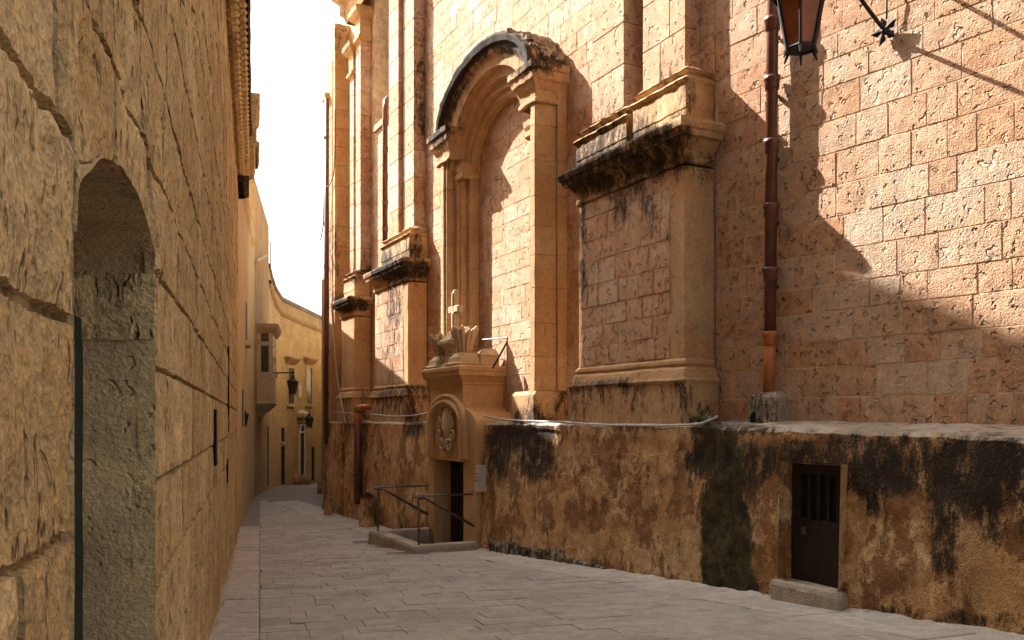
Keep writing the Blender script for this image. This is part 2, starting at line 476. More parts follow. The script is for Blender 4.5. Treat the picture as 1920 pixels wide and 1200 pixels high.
# dirt marks on the church, surveyed from the photograph
for a in [(1165, 300, 150, 40, 1.0), (1105, 335, 70, 28, 1.1), (1230, 265, 70, 34, 1.0), (1160, 385, 14, 38, .8), (1195, 355, 14, 26, .8), (1218, 400, 14, 45, .75),
          (1090, 450, 10, 110, .8), (1140, 245, 70, 25, .75), (1250, 200, 50, 18, .65), (1130, 215, 60, 18, .6), (1250, 150, 45, 14, .6),
          (1075, 745, 34, 34, .8), (1195, 750, 20, 42, .75), (1270, 728, 36, 16, .7), (1130, 720, 70, 9, .8),
          (985, 815, 62, 36, 1.15), (935, 850, 26, 50, 1.05), (1005, 860, 34, 40, 1.0), (1020, 820, 30, 50, .8), (1200, 800, 90, 10, .7),
          (776, 795, 18, 26, 1.0), (735, 750, 36, 24, .9), (770, 735, 32, 14, .9), (745, 505, 60, 22, 1.2), (735, 470, 40, 20, .6), (738, 560, 16, 60, .75), (735, 650, 18, 50, .55), (775, 470, 20, 30, .9),
          (655, 572, 34, 14, 1.2), (660, 520, 20, 14, .7), (655, 780, 12, 30, .8), (683, 790, 8, 60, .8), (645, 815, 6, 70, .6),
          (900, 72, 60, 26, .9), (835, 160, 44, 90, 1.05), (815, 235, 28, 40, 1.1), (960, 110, 28, 28, 1.1), (1000, 115, 50, 22, 1.0), (860, 95, 50, 40, 1.0),
          (785, 200, 9, 260, .55), (1000, 760, 12, 30, .6), (640, 60, 14, 60, .6), (625, 480, 10, 60, .6), (712, 30, 12, 80, .3),
          (1450, 860, 150, 34, .95), (1640, 870, 120, 60, 1.05), (1840, 890, 130, 80, 1.1), (1770, 1000, 28, 90, 1.0), (1640, 920, 30, 50, .9), (1500, 850, 40, 28, .9), (1880, 960, 70, 60, .7), (1700, 850, 60, 40, 1.0),
          (1395, 890, 34, 70, .9), (1060, 1060, 110, 14, .7), (1360, 1105, 70, 16, 1.0), (1660, 1150, 60, 16, .8), (1500, 1120, 40, 20, .6), (1830, 1160, 90, 16, .8),
          (1425, 760, 34, 30, .7), (1350, 770, 22, 40, .6), (1780, 785, 180, 10, .6), (800, 1000, 60, 18, .6), (1560, 470, 12, 8, .4)]:
    STAINS.append((*a, 0))
for a in [(1345, 850, 44, 50, 1.1), (1362, 915, 30, 60, 1.5), (1335, 960, 22, 60, 1.2), (1368, 990, 34, 60, 1.5), (1345, 1050, 26, 60, 1.4), (1380, 1080, 30, 40, 1.2), (1398, 1030, 16, 40, .8), (1400, 805, 60, 10, .8), (1330, 805, 40, 12, 1.0), (1300, 880, 14, 40, .6)]: STAINS.append((*a, 1))

# ================================================================ ground and street
PIT = (4.65, 6.30, .70, 1.45)       # sunken steps before the chapel door (u0,u1,w0,w1 on FA)
ul = sorted(set([-400, -120, -60, -30, -16, -12, -9] + [round(-8 + .5 * i, 3) for i in range(0, 84)] + [36, 40, 46, 54, 70, 110, 300] + list(PIT[:2])))
wlv = sorted(set([-300, -80, -30, -12, -6, -2, 0, PIT[2], PIT[3], 2, 2.6, 3.2, 3.8, 4.4, 5, 5.6, 6.2, 7, 8, 10, 12, 14, 16, 20, 26, 40, 90, 300]))
def gfn(i, j):
    p = FA.pt(ul[i], wlv[j], 0); return (p.x, p.y, gz(p.x, p.y) - .012)
gm = MB().grid(gfn, len(ul) - 1, len(wlv) - 1, skip=lambda i, j: PIT[0] - .01 <= ul[i] < PIT[1] - .01 and PIT[2] - .01 <= wlv[j] < PIT[3] - .01)
ground = gm.build('street', M['ground'], smooth=True); ground['kind'] = 'structure'

def clip_poly(poly, a, b, c):
    """keep a*x+b*y+c >= 0"""
    out = []
    for i in range(len(poly)):
        p, q = poly[i], poly[(i + 1) % len(poly)]
        dp, dq = a * p[0] + b * p[1] + c, a * q[0] + b * q[1] + c
        if dp >= 0: out.append(p)
        if dp * dq < 0:
            t = dp / (dp - dq); out.append((lerp(p[0], q[0], t), lerp(p[1], q[1], t)))
    return out
def slab(poly, h=.0, gap=.006, ch=.008, tint=None):
    c = V((sum(p[0] for p in poly) / len(poly), sum(p[1] for p in poly) / len(poly), 0)); mb = MB()
    def ring(ins, dz):
        o = []
        for p in poly:
            d = V((p[0], p[1], 0)) - c; L = max(d.length, .01); q = c + d * max(0.2, 1 - ins * 1.35 / L)
            o.append(V((q.x, q.y, gz(q.x, q.y) + dz)))
        return o
    tl = (rnd(-1, 1) * .004, rnd(-1, 1) * .004)
    r0 = ring(gap, -.02); r1 = ring(gap, h - .004); r2 = ring(gap + ch, h)
    for r in (r1, r2):
        for q in r: q.z += tl[0] * (q.x - c.x) * 3 + tl[1] * (q.y - c.y) * 3
    k = len(poly); fs = [tuple(2 * k + i for i in range(k))]
    for a in (0, k):
        for i in range(k): fs.append((a + i, a + (i + 1) % k, a + k + (i + 1) % k, a + k + i))
    return mb.add(r0 + r1 + r2, fs, rnd(0, 1) if tint is None else tint)
def area(poly):
    return abs(sum(poly[i][0] * poly[(i + 1) % len(poly)][1] - poly[(i + 1) % len(poly)][0] * poly[i][1] for i in range(len(poly)))) / 2

# half-planes of the street surface
STRIP_W = 1.22
kerb_c = FA.pt(0, STRIP_W, 0)
def in_pit(u, w, e=.16): return PIT[0] - e < u < PIT[1] + e and w < PIT[3] + e
# pavers: rows square to the old wall
r = random.Random(3)
rowu = 1.2; k = 0
FS = Frame((0, 0), V((-.2867, 1, 0)), V((1, .2867, 0)))
while rowu < 46:
    d = r.uniform(.20, .33); w = -.05 - r.uniform(0, .4)
    yy = rowu
    while w < 9:
        l = r.uniform(.28, .62)
        a0 = max(w, .0); 
        if w + l > .02:
            bend = 0.0
            poly = [FS.pt(rowu, a0, 0), FS.pt(rowu + d, a0, 0), FS.pt(rowu + d, w + l, 0), FS.pt(rowu, w + l, 0)]
            poly = [(p.x, p.y) for p in poly]
            poly = clip_poly(poly, AW.x, AW.y, -(AW.x * kerb_c.x + AW.y * kerb_c.y)) if rowu < 24 else poly
            if len(poly) >= 3 and area(poly) > .012:
                cx = sum(p[0] for p in poly) / len(poly); cy = sum(p[1] for p in poly) / len(poly)
                uu, ww = FA.uw(cx, cy); 
                if not in_pit(uu, ww, .34) and cx < 4.5 and (rowu < 24 or ww > 1.0):
                    pool('street', ground, slab(poly, r.uniform(0, .004), gap=.0012, ch=.004), M['paver'], 'paving_stone', 'paving')
        w += l
    rowu += d
# pale edging slabs along the old wall
u = .6
while u < 18:
    l = r.uniform(.5, 1.1)
    a = [FS.pt(u, -.004, 0), FS.pt(u + l, -.004, 0)]
    b = [V((-.303 - .2927 * p.y + .01, p.y, 0)) for p in reversed(a)]
    poly = [(p.x, p.y) for p in a + b]
    pool('street', ground, slab(poly, .006, gap=.003), M['strip'], 'edging_stone', 'edging'); u += l
# pale slabs along the church foot
u = -9.0
while u < 16:
    l = r.uniform(.6, 1.2)
    for (w0, w1) in ((.52, 1.22),):
        segs = [(u, u + l)]
        for (a, b) in segs:
            if in_pit((a + b) / 2, .9, .5): 
                continue
            poly = [FA.pt(a, w0, 0), FA.pt(b, w0, 0), FA.pt(b, w1, 0), FA.pt(a, w1, 0)]
            pool('street', ground, slab([(p.x, p.y) for p in poly], .004, gap=.004), M['strip'], 'edging_stone', 'edging')
    u += l

# ================================================================ church
church = thing('church', FA.pt(4, 0, 0), 'tall sunlit limestone church with pilasters, arched niche and chapel doorway', 'church')
U_END = FA.hit(606, .39)
ZTOP = 12.5
# --- facade wall: mortar bed + stones (u 0..U_END), window recess left of second pilaster
WU1, WU0 = FA.hit(703, 0.0), FA.hit(729, 0.0)     # window opening
WZ0 = FA.uz(703, 238, 0)[1]
core = MB()
def facade_sheet(mb, w, win=True):
    mb.box(FA, .03, WU0, -6, w, -1.5, ZTOP); mb.box(FA, WU1, U_END, -6, w, -1.5, ZTOP)
    mb.box(FA, WU0, WU1, -6, w, -1.5, WZ0); mb.box(FA, WU0, WU1, -6, -.55, WZ0, ZTOP)
facade_sheet(core, -.0095)
wall = core.build('facade_wall', M['mortar'], church)
for (a, b, z0, z1) in courses(.0, U_END - .02, 1.5, 10.6, .262, .34, .62, 11):
    if a < WU1 and b > WU0 and z1 > WZ0:
        if a < WU0 - .1: b = WU0
        elif b > WU1 + .1: a = WU1
        else: continue
    cu = (a + b) / 2
    if cu < 2.0 and z1 < 4.5: continue
    if 8.2 < cu < 9.8 and z1 < 4.4: continue
    nn = 3 if a < 7 else 2
    pool('church', wall, stone_mb(FA, a, b, z0, z1, -.003, .018, nn, 2, b=.003, rough=.0028, g=.0028), M['ashlar'])
# window recess reveal and its frame
wr = MB(); wr.box(FA, WU0 + .10, WU1 - .10, -.56, -.44, WZ0 + .25, ZTOP - .3)
wo = wr.build('window', M['void'], church)
MB().box(FA, WU0 + .005, WU1 - .005, -.5, .05, WZ0 - .14, WZ0 - .01).build('window_sill', M['smooth'], church)

# --- wall nearer the camera
rw = MB().box(FR, 0.0, 9, -5, -.0105, -1, 11.5)
rwall = rw.build('side_wall', M['mortar'], church)
for (a, b, z0, z1) in courses(.0, 6.5, 1.5, 9.6, .268, .20, .60, 23, hj=.16):
    px, py = proj(FR.pt((a + b) / 2, 0, (z0 + z1) / 2))
    near = -200 < px < 2100 and py > -120
    pool('church', rwall, stone_mb(FR, a, b, z0, z1, -.004, .020, 4 if near else 2, 3 if near else 2, b=.004, rough=.003, g=.003), M['ashlar'])
# mortar ribbons stay visible between the stones: the bed is almost flush

# --- giant pilasters on pedestals
def pier(parent, u0, u1, wb, wf, z0, z1, h, seed, mat='ashlar', split=True, jit=.004):
    rr = random.Random(seed); z = z0; k = 0
    while z < z1 - .03:
        zt = min(z + h * rr.uniform(.93, 1.07), z1); t = rr.uniform(0, 1)
        cut = [u0, u1]
        if split and u1 - u0 > .5: cut = [u0, lerp(u0, u1, rr.uniform(.3, .45) if k % 2 else rr.uniform(.55, .7)), u1]
        for a, b in zip(cut, cut[1:]):
            mb = MB().loft(FA, a + .002, b - .002, wb, wf, [(z + .002, -.008), (z + .009, 0), (zt - .009, 0), (zt - .002, -.008)], 2, 1, c=.007, jit=jit, tint=rr.uniform(0, 1), freq=4.0)
            pool('church', parent, mb.survey(), M[mat])
        z = zt; k += 1

def pedestal(name, u0, u1, zp, zc, label=None, panel=True, seed=1, wf=.39):
    """plinth, torus base, shaft with coursed panel, cornice and double attic block"""
    rings = [(1.35, .085), (zp - .06, .085), (zp - .015, .105), (zp, .10), (zp + .012, .085), (zp + .10, .055), (zp + .13, .02), (zp + .16, .035), (zp + .19, .03), (zp + .215, .0)]
    rings += [(lerp(zp + .25, zc - .42, i / 8), .0) for i in range(9)]
    base = MB().loft(FA, u0, u1, 0.02, wf, rings, 16, 4, c=.012, jit=.010, freq=5).survey().build(name, M['smooth'], church)
    cr = [(zc - .40, .0), (zc - .385, .025), (zc - .35, .03), (zc - .33, .012), (zc - .27, .015), (zc - .23, .05), (zc - .17, .10), (zc - .155, .15), (zc - .10, .16), (zc - .085, .185), (zc - .03, .20), (zc, .19), (zc + .01, .10)]
    MB().loft(FA, u0, u1, 0.02, wf, cr, 44, 7, c=.010, jit=.014, freq=11).survey().build('cornice', M['smooth'], church)
    if panel:
        for (a, b, z0, z1) in courses(u0 + .24, u1 - .05, zp + .225, zc - .405, .262, .24, .42, seed):
            mb = stone_mb(FA, a, b, z0, z1, wf + .008, .03, 2, 2, b=.005, rough=.004, g=.003).survey()
            pool('church', base, mb, M['ashlar'])
    return base

def attic(u0, u1, zc, hz, wf, name='attic_block'):
    z1 = zc + hz
    rg = [(zc, .0), (zc + .17, .0), (zc + .18, .008), (z1 - .19, .0), (z1 - .18, .012), (z1 - .155, .035), (z1 - .13, .012), (z1 - .12, -.04), (z1 - .08, -.045), (z1 - .07, -.02), (z1 - .045, .0), (z1 - .02, -.03), (z1, -.07)]
    return MB().loft(FA, u0, u1, 0.01, wf, rg, 24, 5, c=.012, jit=.012, freq=10, tint=.2).survey().build(name, M['smooth'], church)

# first pilaster (beside the downpipe)
ZP, ZC = 2.02, 4.63
p1 = pedestal('pedestal', 0.0, FA.hit(1085, .39), ZP, ZC, seed=31)
ua, ub = FA.hit(1287, .36), FA.hit(1186, .36); uc_, ud = FA.hit(1173, .36), FA.hit(1078, .36)
attic(ua, ub, ZC + .005, .63, .36); attic(uc_, ud, ZC + .005, .57, .345)
sh1 = MB().box(FA, FA.hit(1205, .2) - .3, FA.hit(1170, .30) + .4, -.01, .035, ZC + .3, ZTOP).build('pilaster_strip', M['smooth'], church)
pier(sh1, FA.hit(1285, .20), FA.hit(1205, .20), .0, .20, ZC + .63, 10, .50, 41)
pier(sh1, FA.hit(1170, .30), FA.hit(1110, .30), .0, .30, ZC + .57, 10, .50, 42, split=False)
# second pilaster
p2 = pedestal('pedestal', FA.hit(765, .39), FA.hit(703, .39), 2.06, 4.56, seed=32)
attic(FA.hit(768, .36), FA.hit(715, .36), 4.565, .62, .36)
sh2 = MB().box(FA, FA.hit(776, .2) + .1, FA.hit(730, .25), -.01, .03, 4.8, ZTOP).build('pilaster_strip', M['smooth'], church)
pier(sh2, FA.hit(776, .22), FA.hit(755, .22), .0, .22, 5.17, 11.6, .50, 43, split=False)
pier(sh2, FA.hit(747, .30), FA.hit(729, .30), .0, .30, 5.17, 11.6, .50, 44, split=False)
# third pilaster
p3 = pedestal('pedestal', FA.hit(664, .39), FA.hit(640, .39), 2.10, 4.27, seed=33, panel=False)
attic(FA.hit(665, .36), FA.hit(645, .36), 4.275, .62, .36)
sh3 = MB().box(FA, FA.hit(676, .2), FA.hit(657, .2), -.01, .03, 4.5, ZTOP).build('pilaster_strip', M['smooth'], church)
pier(sh3, FA.hit(676, .24), FA.hit(667, .24), .0, .24, 4.88, 9.9, .50, 45, split=False)
pier(sh3, FA.hit(663, .24), FA.hit(656, .24), .0, .24, 4.88, 9.6, .50, 46, split=False)
# capitals and entablature of the third pilaster
for (a, b, w, zz) in ((676, 667, .24, 9.9), (663, 656, .24, 9.3)):
    u0, u1 = FA.hit(a, w), FA.hit(b, w)
    MB().loft(FA, u0, u1, 0, w, [(zz, 0), (zz + .04, .07), (zz + .10, .07), (zz + .12, .02), (zz + .5, .02), (zz + .55, .09), (zz + .62, .14), (zz + .72, .15)], 4, 2, c=.01, jit=.006).survey().build('capital', M['smooth'], church)
MB().loft(FA, FA.hit(690, .2), FA.hit(654, .2), 0, .26, [(10.65, 0), (10.8, .05), (11.0, .05), (11.1, .15), (11.25, .28), (11.4, .30), (11.45, .1)], 10, 3, c=.01, jit=.01).survey().build('entablature', M['smooth'], church)
# end strips of the church, stepping down
e1 = MB().box(FA, FA.hit(655, .33), FA.hit(630, .33), .0, .02, 1.5, 10.4).build('end_strip', M['smooth'], church)
pier(e1, FA.hit(655, .02) + .02, FA.hit(624, .36), .0, .36, 1.5, 10.9, .46, 51, mat='smooth', split=False)
pier(e1, FA.hit(623, .30), FA.hit(614, .30), .0, .30, 1.5, 10.2, .46, 52, mat='smooth', split=False)
pier(e1, FA.hit(613, .34), U_END, .0, .34, 1.5, 9.3, .46, 53, mat='smooth', split=False)
MB().loft(FA, FA.hit(613, .34), U_END, 0, .34, [(9.3, .02), (9.36, .07), (9.5, .07), (9.52, .02)], 3, 2, jit=.006).build('cap_stone', M['smooth'], church)
MB().lathe(FA.pt(FA.hit(640, .36), .2, 10.88), [(0, .2), (.1, .22), (.25, .2), (.36, .12), (.42, .03)], 10, jit=.02).build('finial', M['carved'], church)

# --- arched niche: jambs, capitals, hood
uR, uL = FA.hit(1003, .46), FA.hit(826, .46)
uc = (uR + uL) / 2; aa = (uL - uR) / 2 - .22
ZS = 6.12; RISE = .74
for side in (0, 1):
    sg = 1 if side == 0 else -1; e = uR if side == 0 else uL
    a, b = sorted((e, e + sg * .5)); jm = MB().box(FA, a, b, .0, .13, 1.95, ZS - .05).build('jamb', M['smooth'], church)
    jz = [1.985]
    while jz[-1] < ZS - .06: jz.append(min(jz[-1] + rnd(.36, .50), ZS - .05) if jz[-1] < ZS - .6 else ZS - .05)
    for z0_, z1_ in zip(jz, jz[1:]):
        nb = MB(); tt = rnd(0, 1)
        for (o0, o1, w, zt) in ((0, .13, .46, 9), (.15, .20, .43, 9), (.21, .34, .30, 5.72), (.345, .39, .26, 5.72), (.395, .52, .16, 5.72), (-.06, -.005, .14, 9)):
            t1 = min(z1_, zt)
            if t1 - z0_ < .03: continue
            a, b = sorted((e + sg * o0, e + sg * o1))
            nb.loft(FA, a, b, .0, w, [(z0_ + .001, -.006), (z0_ + .007, 0), (lerp(z0_, t1, .5), 0), (t1 - .007, 0), (t1 - .001, -.006)], 1, 1, c=.012, jit=.006, tint=tt, freq=7)
        pool('church', jm, nb, M['smooth'])
    a, b = sorted((e + sg * .205, e + sg * .55)); MB().loft(FA, a, b, .0, .30, [(5.50, 0), (5.53, .02), (5.58, .02), (5.60, .005), (5.66, .03), (5.74, .035)], 3, 2, c=.01, jit=.004).build('impost', M['smooth'], church)
    a, b = sorted((e - sg * .06, e + sg * .56))
    MB().loft(FA, a, b, 0, .50, [(1.5, .02), (1.93, .02), (1.96, .0), (1.985, -.02)], 6, 3, c=.015, jit=.012).survey().build('jamb_base', M['smooth'], church)
    a, b = sorted((e - sg * (.02 if side == 0 else .14), e + sg * .40))
    MB().loft(FA, a, b, 0, .46, [(ZS - .30, 0), (ZS - .28, .03), (ZS - .24, .03), (ZS - .22, .01), (ZS - .14, .02), (ZS - .10, .045), (ZS - .03, .07), (ZS + .0, .10), (ZS + .10, .115), (ZS + .12, .14), (ZS + .20, .145), (ZS + .22, .08)], 14, 8, c=.01, jit=.016, freq=9).survey().build('capital', M['smooth'], church)
prof = [(-.34, .0), (-.34, .10), (-.31, .14), (-.25, .145), (-.24, .20), (-.18, .215), (-.16, .22), (-.15, .29), (-.07, .31), (-.05, .33), (-.04, .40), (.04, .41), (.06, .43), (.09, .48), (.13, .49), (.15, .55), (.21, .57), (.235, .56), (.24, .48), (.23, .34), (.26, .17), (.23, .0)]
NA = 56
hb = MB()
for i in range(NA + 1):
    t = math.pi * i / NA
    for j, (dr, w) in enumerate(prof):
        qq = clamp((dr + .34) / .60); zb0 = lerp(5.66, ZS + .10, sstep(.45, .8, qq)); zt0 = lerp(6.42, ZS + .10 + RISE + .26, qq) + max(0, dr - .26)
        q = FA.pt(uc - (aa + dr) * math.cos(t), w, zb0 + (zt0 - zb0) * math.sin(t))
        am = .03 if j >= 17 else .012 if j >= 13 else .004
        q = q + noise.noise_vector(q * 6) * am
        hb.v.append(q); hb.t.append(.4); hb.s.append(1.35 if j >= 14 else 0.0); hb.m.append(0.0)
kp = len(prof)
for i in range(NA):
    for j in range(kp - 1): hb.f.append((i * kp + j, i * kp + j + 1, (i + 1) * kp + j + 1, (i + 1) * kp + j))
for p, k in zip(list(range(len(hb.v))), hb.v): hb.s[p] = max(hb.s[p] * (.55 if (p % kp) >= 18 else 1), stain_of(k) * (1 if (p % kp) >= 12 else .4))
hood = hb.build('arch_hood', M['smooth'], church)
# rubble on the back of the hood
rub = MB()
rr = random.Random(5)
for i in range(120):
    t = rr.uniform(.08, .92) * math.pi; w = rr.uniform(.03, .46); d = .235
    q = FA.pt(uc - (aa + d) * math.cos(t), w, ZS + .10 + (RISE + d) * math.sin(t))
    rub.blob(q, rr.uniform(.05, .12), rr.uniform(.05, .12), rr.uniform(.03, .06), n=6, m=3)
rub.s = [.35] * len(rub.s)
rub.build('hood_rubble', M['ledge'], church, kind='stuff')

# --- podium: thick rendered base wall with sloping ledge
def pod_top(u): return 1.545 if u > -.2 else lerp(1.545, 1.475, clamp((-u - .2) / 3.5))
POD_W = .52
CD0, CD1 = FA.hit(1580, POD_W + .1), FA.hit(1466, POD_W + .1)       # cellar door
CDZ1 = FA.uz(1530, 868, POD_W + .1)[1]; CDZ0 = FA.uz(1530, 1098, POD_W + .1)[1]
PR, PL = FA.hit(905, POD_W), FA.hit(806, POD_W); QL = FA.hit(803, .68)                   # portal opening in the podium
def podium(name, u0, u1, hole=None, du=.09, dz=.075):
    nU = max(2, int((u1 - u0) / du)); us = [lerp(u0, u1, i / nU) for i in range(nU + 1)]
    zlist = [-.95] + [-.7 + dz * i for i in range(int(2.16 / dz))]
    if hole:
        us = sorted(x for x in us if min(abs(x - hole[0]), abs(x - hole[1])) > .03) ; us = sorted(us + [hole[0], hole[1]])
        zlist = sorted([z for z in zlist if min(abs(z - hole[2]), abs(z - hole[3])) > .03] + [hole[2], hole[3]])
    T = len(zlist) + 7
    mb = MB()
    def fn(i, j):
        u = us[i]; zt = pod_top(u)
        if j < len(zlist):
            z = zlist[j] if not (zlist[j] > 1.3) else lerp(1.3, zt - .02, (zlist[j] - 1.3) / max(.01, zlist[-1] - 1.3))
            w = POD_W + .10 * clamp((1.5 - z) / 1.6) + .02
        else:
            k = (j - len(zlist)) / 6.0; z = lerp(zt + .01, 1.60, k); w = lerp(POD_W - .01, -.05 if u > -.3 else -.05 - .32 * (-u - .3), k)
        q = FA.pt(u, w, z)
        n1 = noise.fractal(q * 2.2, .8, 2.1, 5); n2 = noise.noise(q * 9)
        dsp = .024 * n1 + .008 * n2 + .006 * noise.noise(q * 21)
        if hole and abs(u - hole[0]) < .01 or hole and abs(u - hole[1]) < .01: dsp *= .6
        return q + FA.W * dsp * (1 if j < len(zlist) else .2) + V((0, 0, .02 * n1 + .012 * n2 if j >= len(zlist) - 1 else 0))
    sk = (lambda i, j: us[i] >= hole[0] - .001 and us[i + 1] <= hole[1] + .001 and zlist[min(j, len(zlist) - 1)] >= hole[2] - .001 and j + 1 < len(zlist) and zlist[j + 1] <= hole[3] + .001) if hole else None
    mb.grid(fn, len(us) - 1, T - 1, tint=.5, skip=sk)
    mb.survey()
    return mb, len(us), len(zlist)
mb, nU, nZ = podium('podium', -9, PR, (CD0, CD1, CDZ0, CDZ1), .05, .045)
top = MB()      # the ledge is a part of its own
fl = [f for f in mb.f if min(f) >= (nZ - 1) * nU]
top.v, top.t, top.s, top.m = mb.v, mb.t, [max(x * .7, .30) for x in mb.s], [x * .9 for x in mb.m]; top.f = fl
def compact(m):
    used = sorted({i for f in m.f for i in f}); mp = {o: n for n, o in enumerate(used)}
    r = MB(); r.v = [m.v[i] for i in used]; r.t = [m.t[i] for i in used]; r.s = [m.s[i] for i in used]; r.m = [m.m[i] for i in used]
    r.f = [tuple(mp[i] for i in f) for f in m.f]; return r
mb.f = [f for f in mb.f if min(f) < (nZ - 1) * nU]
compact(mb).build('base_wall', M['render'], church, smooth=True)
compact(top).build('ledge', M['ledge'], church, smooth=True)
mb, nU, nZ = podium('podium2', QL - .04, FA.hit(606, .62), None, .07, .06)
top2 = MB(); top2.v, top2.t, top2.s, top2.m = mb.v, mb.t, mb.s, mb.m; top2.f = [f for f in mb.f if min(f) >= (nZ - 1) * nU]
mb.f = [f for f in mb.f if min(f) < (nZ - 1) * nU]
compact(mb).build('base_wall', M['render'], church, smooth=True)
compact(top2).build('ledge', M['ledge'], church, smooth=True)
# stones showing through the flaked render
bw = [o for o in church.children if o.name.startswith('base_wall')][0]
for (x0, x1, y0, y1) in ((1080, 1125, 848, 888), (1128, 1160, 845, 890), (1163, 1195, 848, 892), (1082, 1122, 893, 934), (1125, 1150, 896, 936), (1154, 1182, 900, 942), (1092, 1118, 938, 972), (1152, 1180, 948, 985), (1050, 1078, 886, 930), (1205, 1232, 850, 890)):
    ww = POD_W + .055; ua_, za_ = FA.uz(x1, y1, ww); ub_, zb_2 = FA.uz(x0, y0, ww)
    pool('church', bw, stone_mb(FA, ua_, ub_, za_, zb_2, ww + .10 * clamp((1.5 - za_) / 1.6) - .028, .05, 4, 3, b=.012, rough=.012, g=.002), M['render'])
# closing walls behind podium fronts
MB().box(FA, -9, -.2, -2.5, POD_W - .28, -1.2, 1.40).box(FA, -.2, PR, -1, POD_W - .25, -1.2, 1.44).box(FA, PL, FA.hit(606, .62) - .02, -1, POD_W - .1, -1.4, 1.44).build('base_core', M['core'], church)
# cellar door: splayed reveal, sill, sheet door with slots
rv = MB()
P = FA.pt; wd, wf_ = POD_W + .0, POD_W + .12
def quad(m, a, b, n=6, k=4, jit=.012, stain=0.0):
    """bilinear patch between two edges a=(p,q), b=(r,s)"""
    def fn(i, j):
        q = a[0].lerp(a[1], i / n).lerp(b[0].lerp(b[1], i / n), j / k); e = 0 if i in (0, n) or j in (0, k) else 1
        return q + noise.noise_vector(q * 8) * jit * e
    m.grid(fn, n, k); m.s[-(n + 1) * (k + 1):] = [stain] * ((n + 1) * (k + 1))
for u in (CD0, CD1):
    i_ = u + (.0 if u == CD0 else -.02)
    quad(rv, (P(u, wf_ + .03, CDZ0), P(u, wf_ + .0, CDZ1)), (P(i_, wd, CDZ0), P(i_, wd, CDZ1)), stain=.0)
quad(rv, (P(CD0, wf_ + .0, CDZ1), P(CD1, wf_ + .0, CDZ1)), (P(CD0, wd, CDZ1 - .02), P(CD1, wd, CDZ1 - .02)), stain=.6)
rv.build('cellar_reveal', M['render'], church, smooth=True)
cd = MB().box(FA, CD0 - .03, CD1 - .01, wd - .05, wd - .02, CDZ0 - .05, CDZ1)
cdoor = cd.build('cellar_door', M['void'], church)
W_ = CD1 - CD0 - .06; zm = lerp(CDZ0, CDZ1, .52)
pl = MB().box(FA, CD0 - .02, CD1 - .01, wd - .02, wd + .012, CDZ0 - .05, zm)
pl.box(FA, CD0 + .03, CD1 - .03, wd - .02, wd + .012, CDZ1 - .10, CDZ1).box(FA, CD0 + .03, CD0 + .09, wd - .02, wd + .012, zm, CDZ1 - .1).box(FA, CD1 - .13, CD1 - .03, wd - .02, wd + .012, zm, CDZ1 - .1)
pl.build('door_sheet', M['door'], cdoor)
for i in range(4):
    a = lerp(CD0 + .12, CD1 - .17, i / 3.6); MB().box(FA, a, a + .028, wd - .02, wd + .010, zm, CDZ1 - .1).build('slat', M['door'], cdoor)
MB().box(FA, CD1 - .26, CD1 - .05, wd + .012, wd + .026, zm - .02, zm + .01).build('bolt', M['black'], cdoor)
MB().box(FA, CD1 - .20, CD1 - .15, wd + .012, wd + .03, zm - .13, zm - .07).build('padlock', M['rail'], cdoor)
sl = MB().loft(FA, CD0 - .05, CD1 + .06, wd - .02, wf_ + .07, [(CDZ0 - .42, .0), (CDZ0 - .05, .0), (CDZ0 - .015, -.012), (CDZ0 - .003, -.04)], 10, 4, c=.02, jit=.014, freq=8)
sl.build('door_sill', M['ledge'], church)
# mossy low kerb stones at the foot of the base wall
u = FA.hit(1130, .68)
while u < FA.hit(915, .68):
    l = rnd(.3, .55); b = min(u + l, FA.hit(915, .68)); p = FA.pt((u + b) / 2, .68, 0); z = gz(p.x, p.y)
    k_ = clamp((u - FA.hit(1130, .68)) / .8, .35, 1)
    m_ = MB().loft(FA, u, b - .01, POD_W, .67 + rnd(-.01, .01), [(z - .1, 0), (z + .10 * k_, .0), (z + .15 * k_, -.02), (z + .165 * k_, -.05)], 5, 3, c=.02, jit=.018, freq=7)
    m_.s = [.62] * len(m_.s); m_.m = [.55] * len(m_.m)
    m_.build('kerb_stone', M['ledge'], church); u = b

# --- chapel portal
PW = .68
DR, DL = FA.hit(868, PW), FA.hit(814, PW)                  # doorway
QR, QL = FA.hit(893, PW), FA.hit(803, PW)                  # outer edges
DZ1 = FA.uz(868, 866, PW)[1]
BR, BL = FA.hit(868, PW), FA.hit(808, PW)                  # upper body
ZB0 = -1.0
pm = MB()
pm.loft(FA, QR, DR - .005, .0, PW, [(ZB0, 0)] + [(lerp(-.3, 1.45, i / 8), 0) for i in range(9)], 2, 3, c=.012, jit=.004)
pm.loft(FA, DL + .005, QL, .0, PW, [(ZB0, 0)] + [(lerp(-.3, 1.45, i / 8), 0) for i in range(9)], 2, 3, c=.012, jit=.004)
pm.box(FA, QR + .001, QL - .001, -.0, PW - .004, DZ1 + .015, 1.46)
portal = pm.survey().build('portal', M['portal'], church)
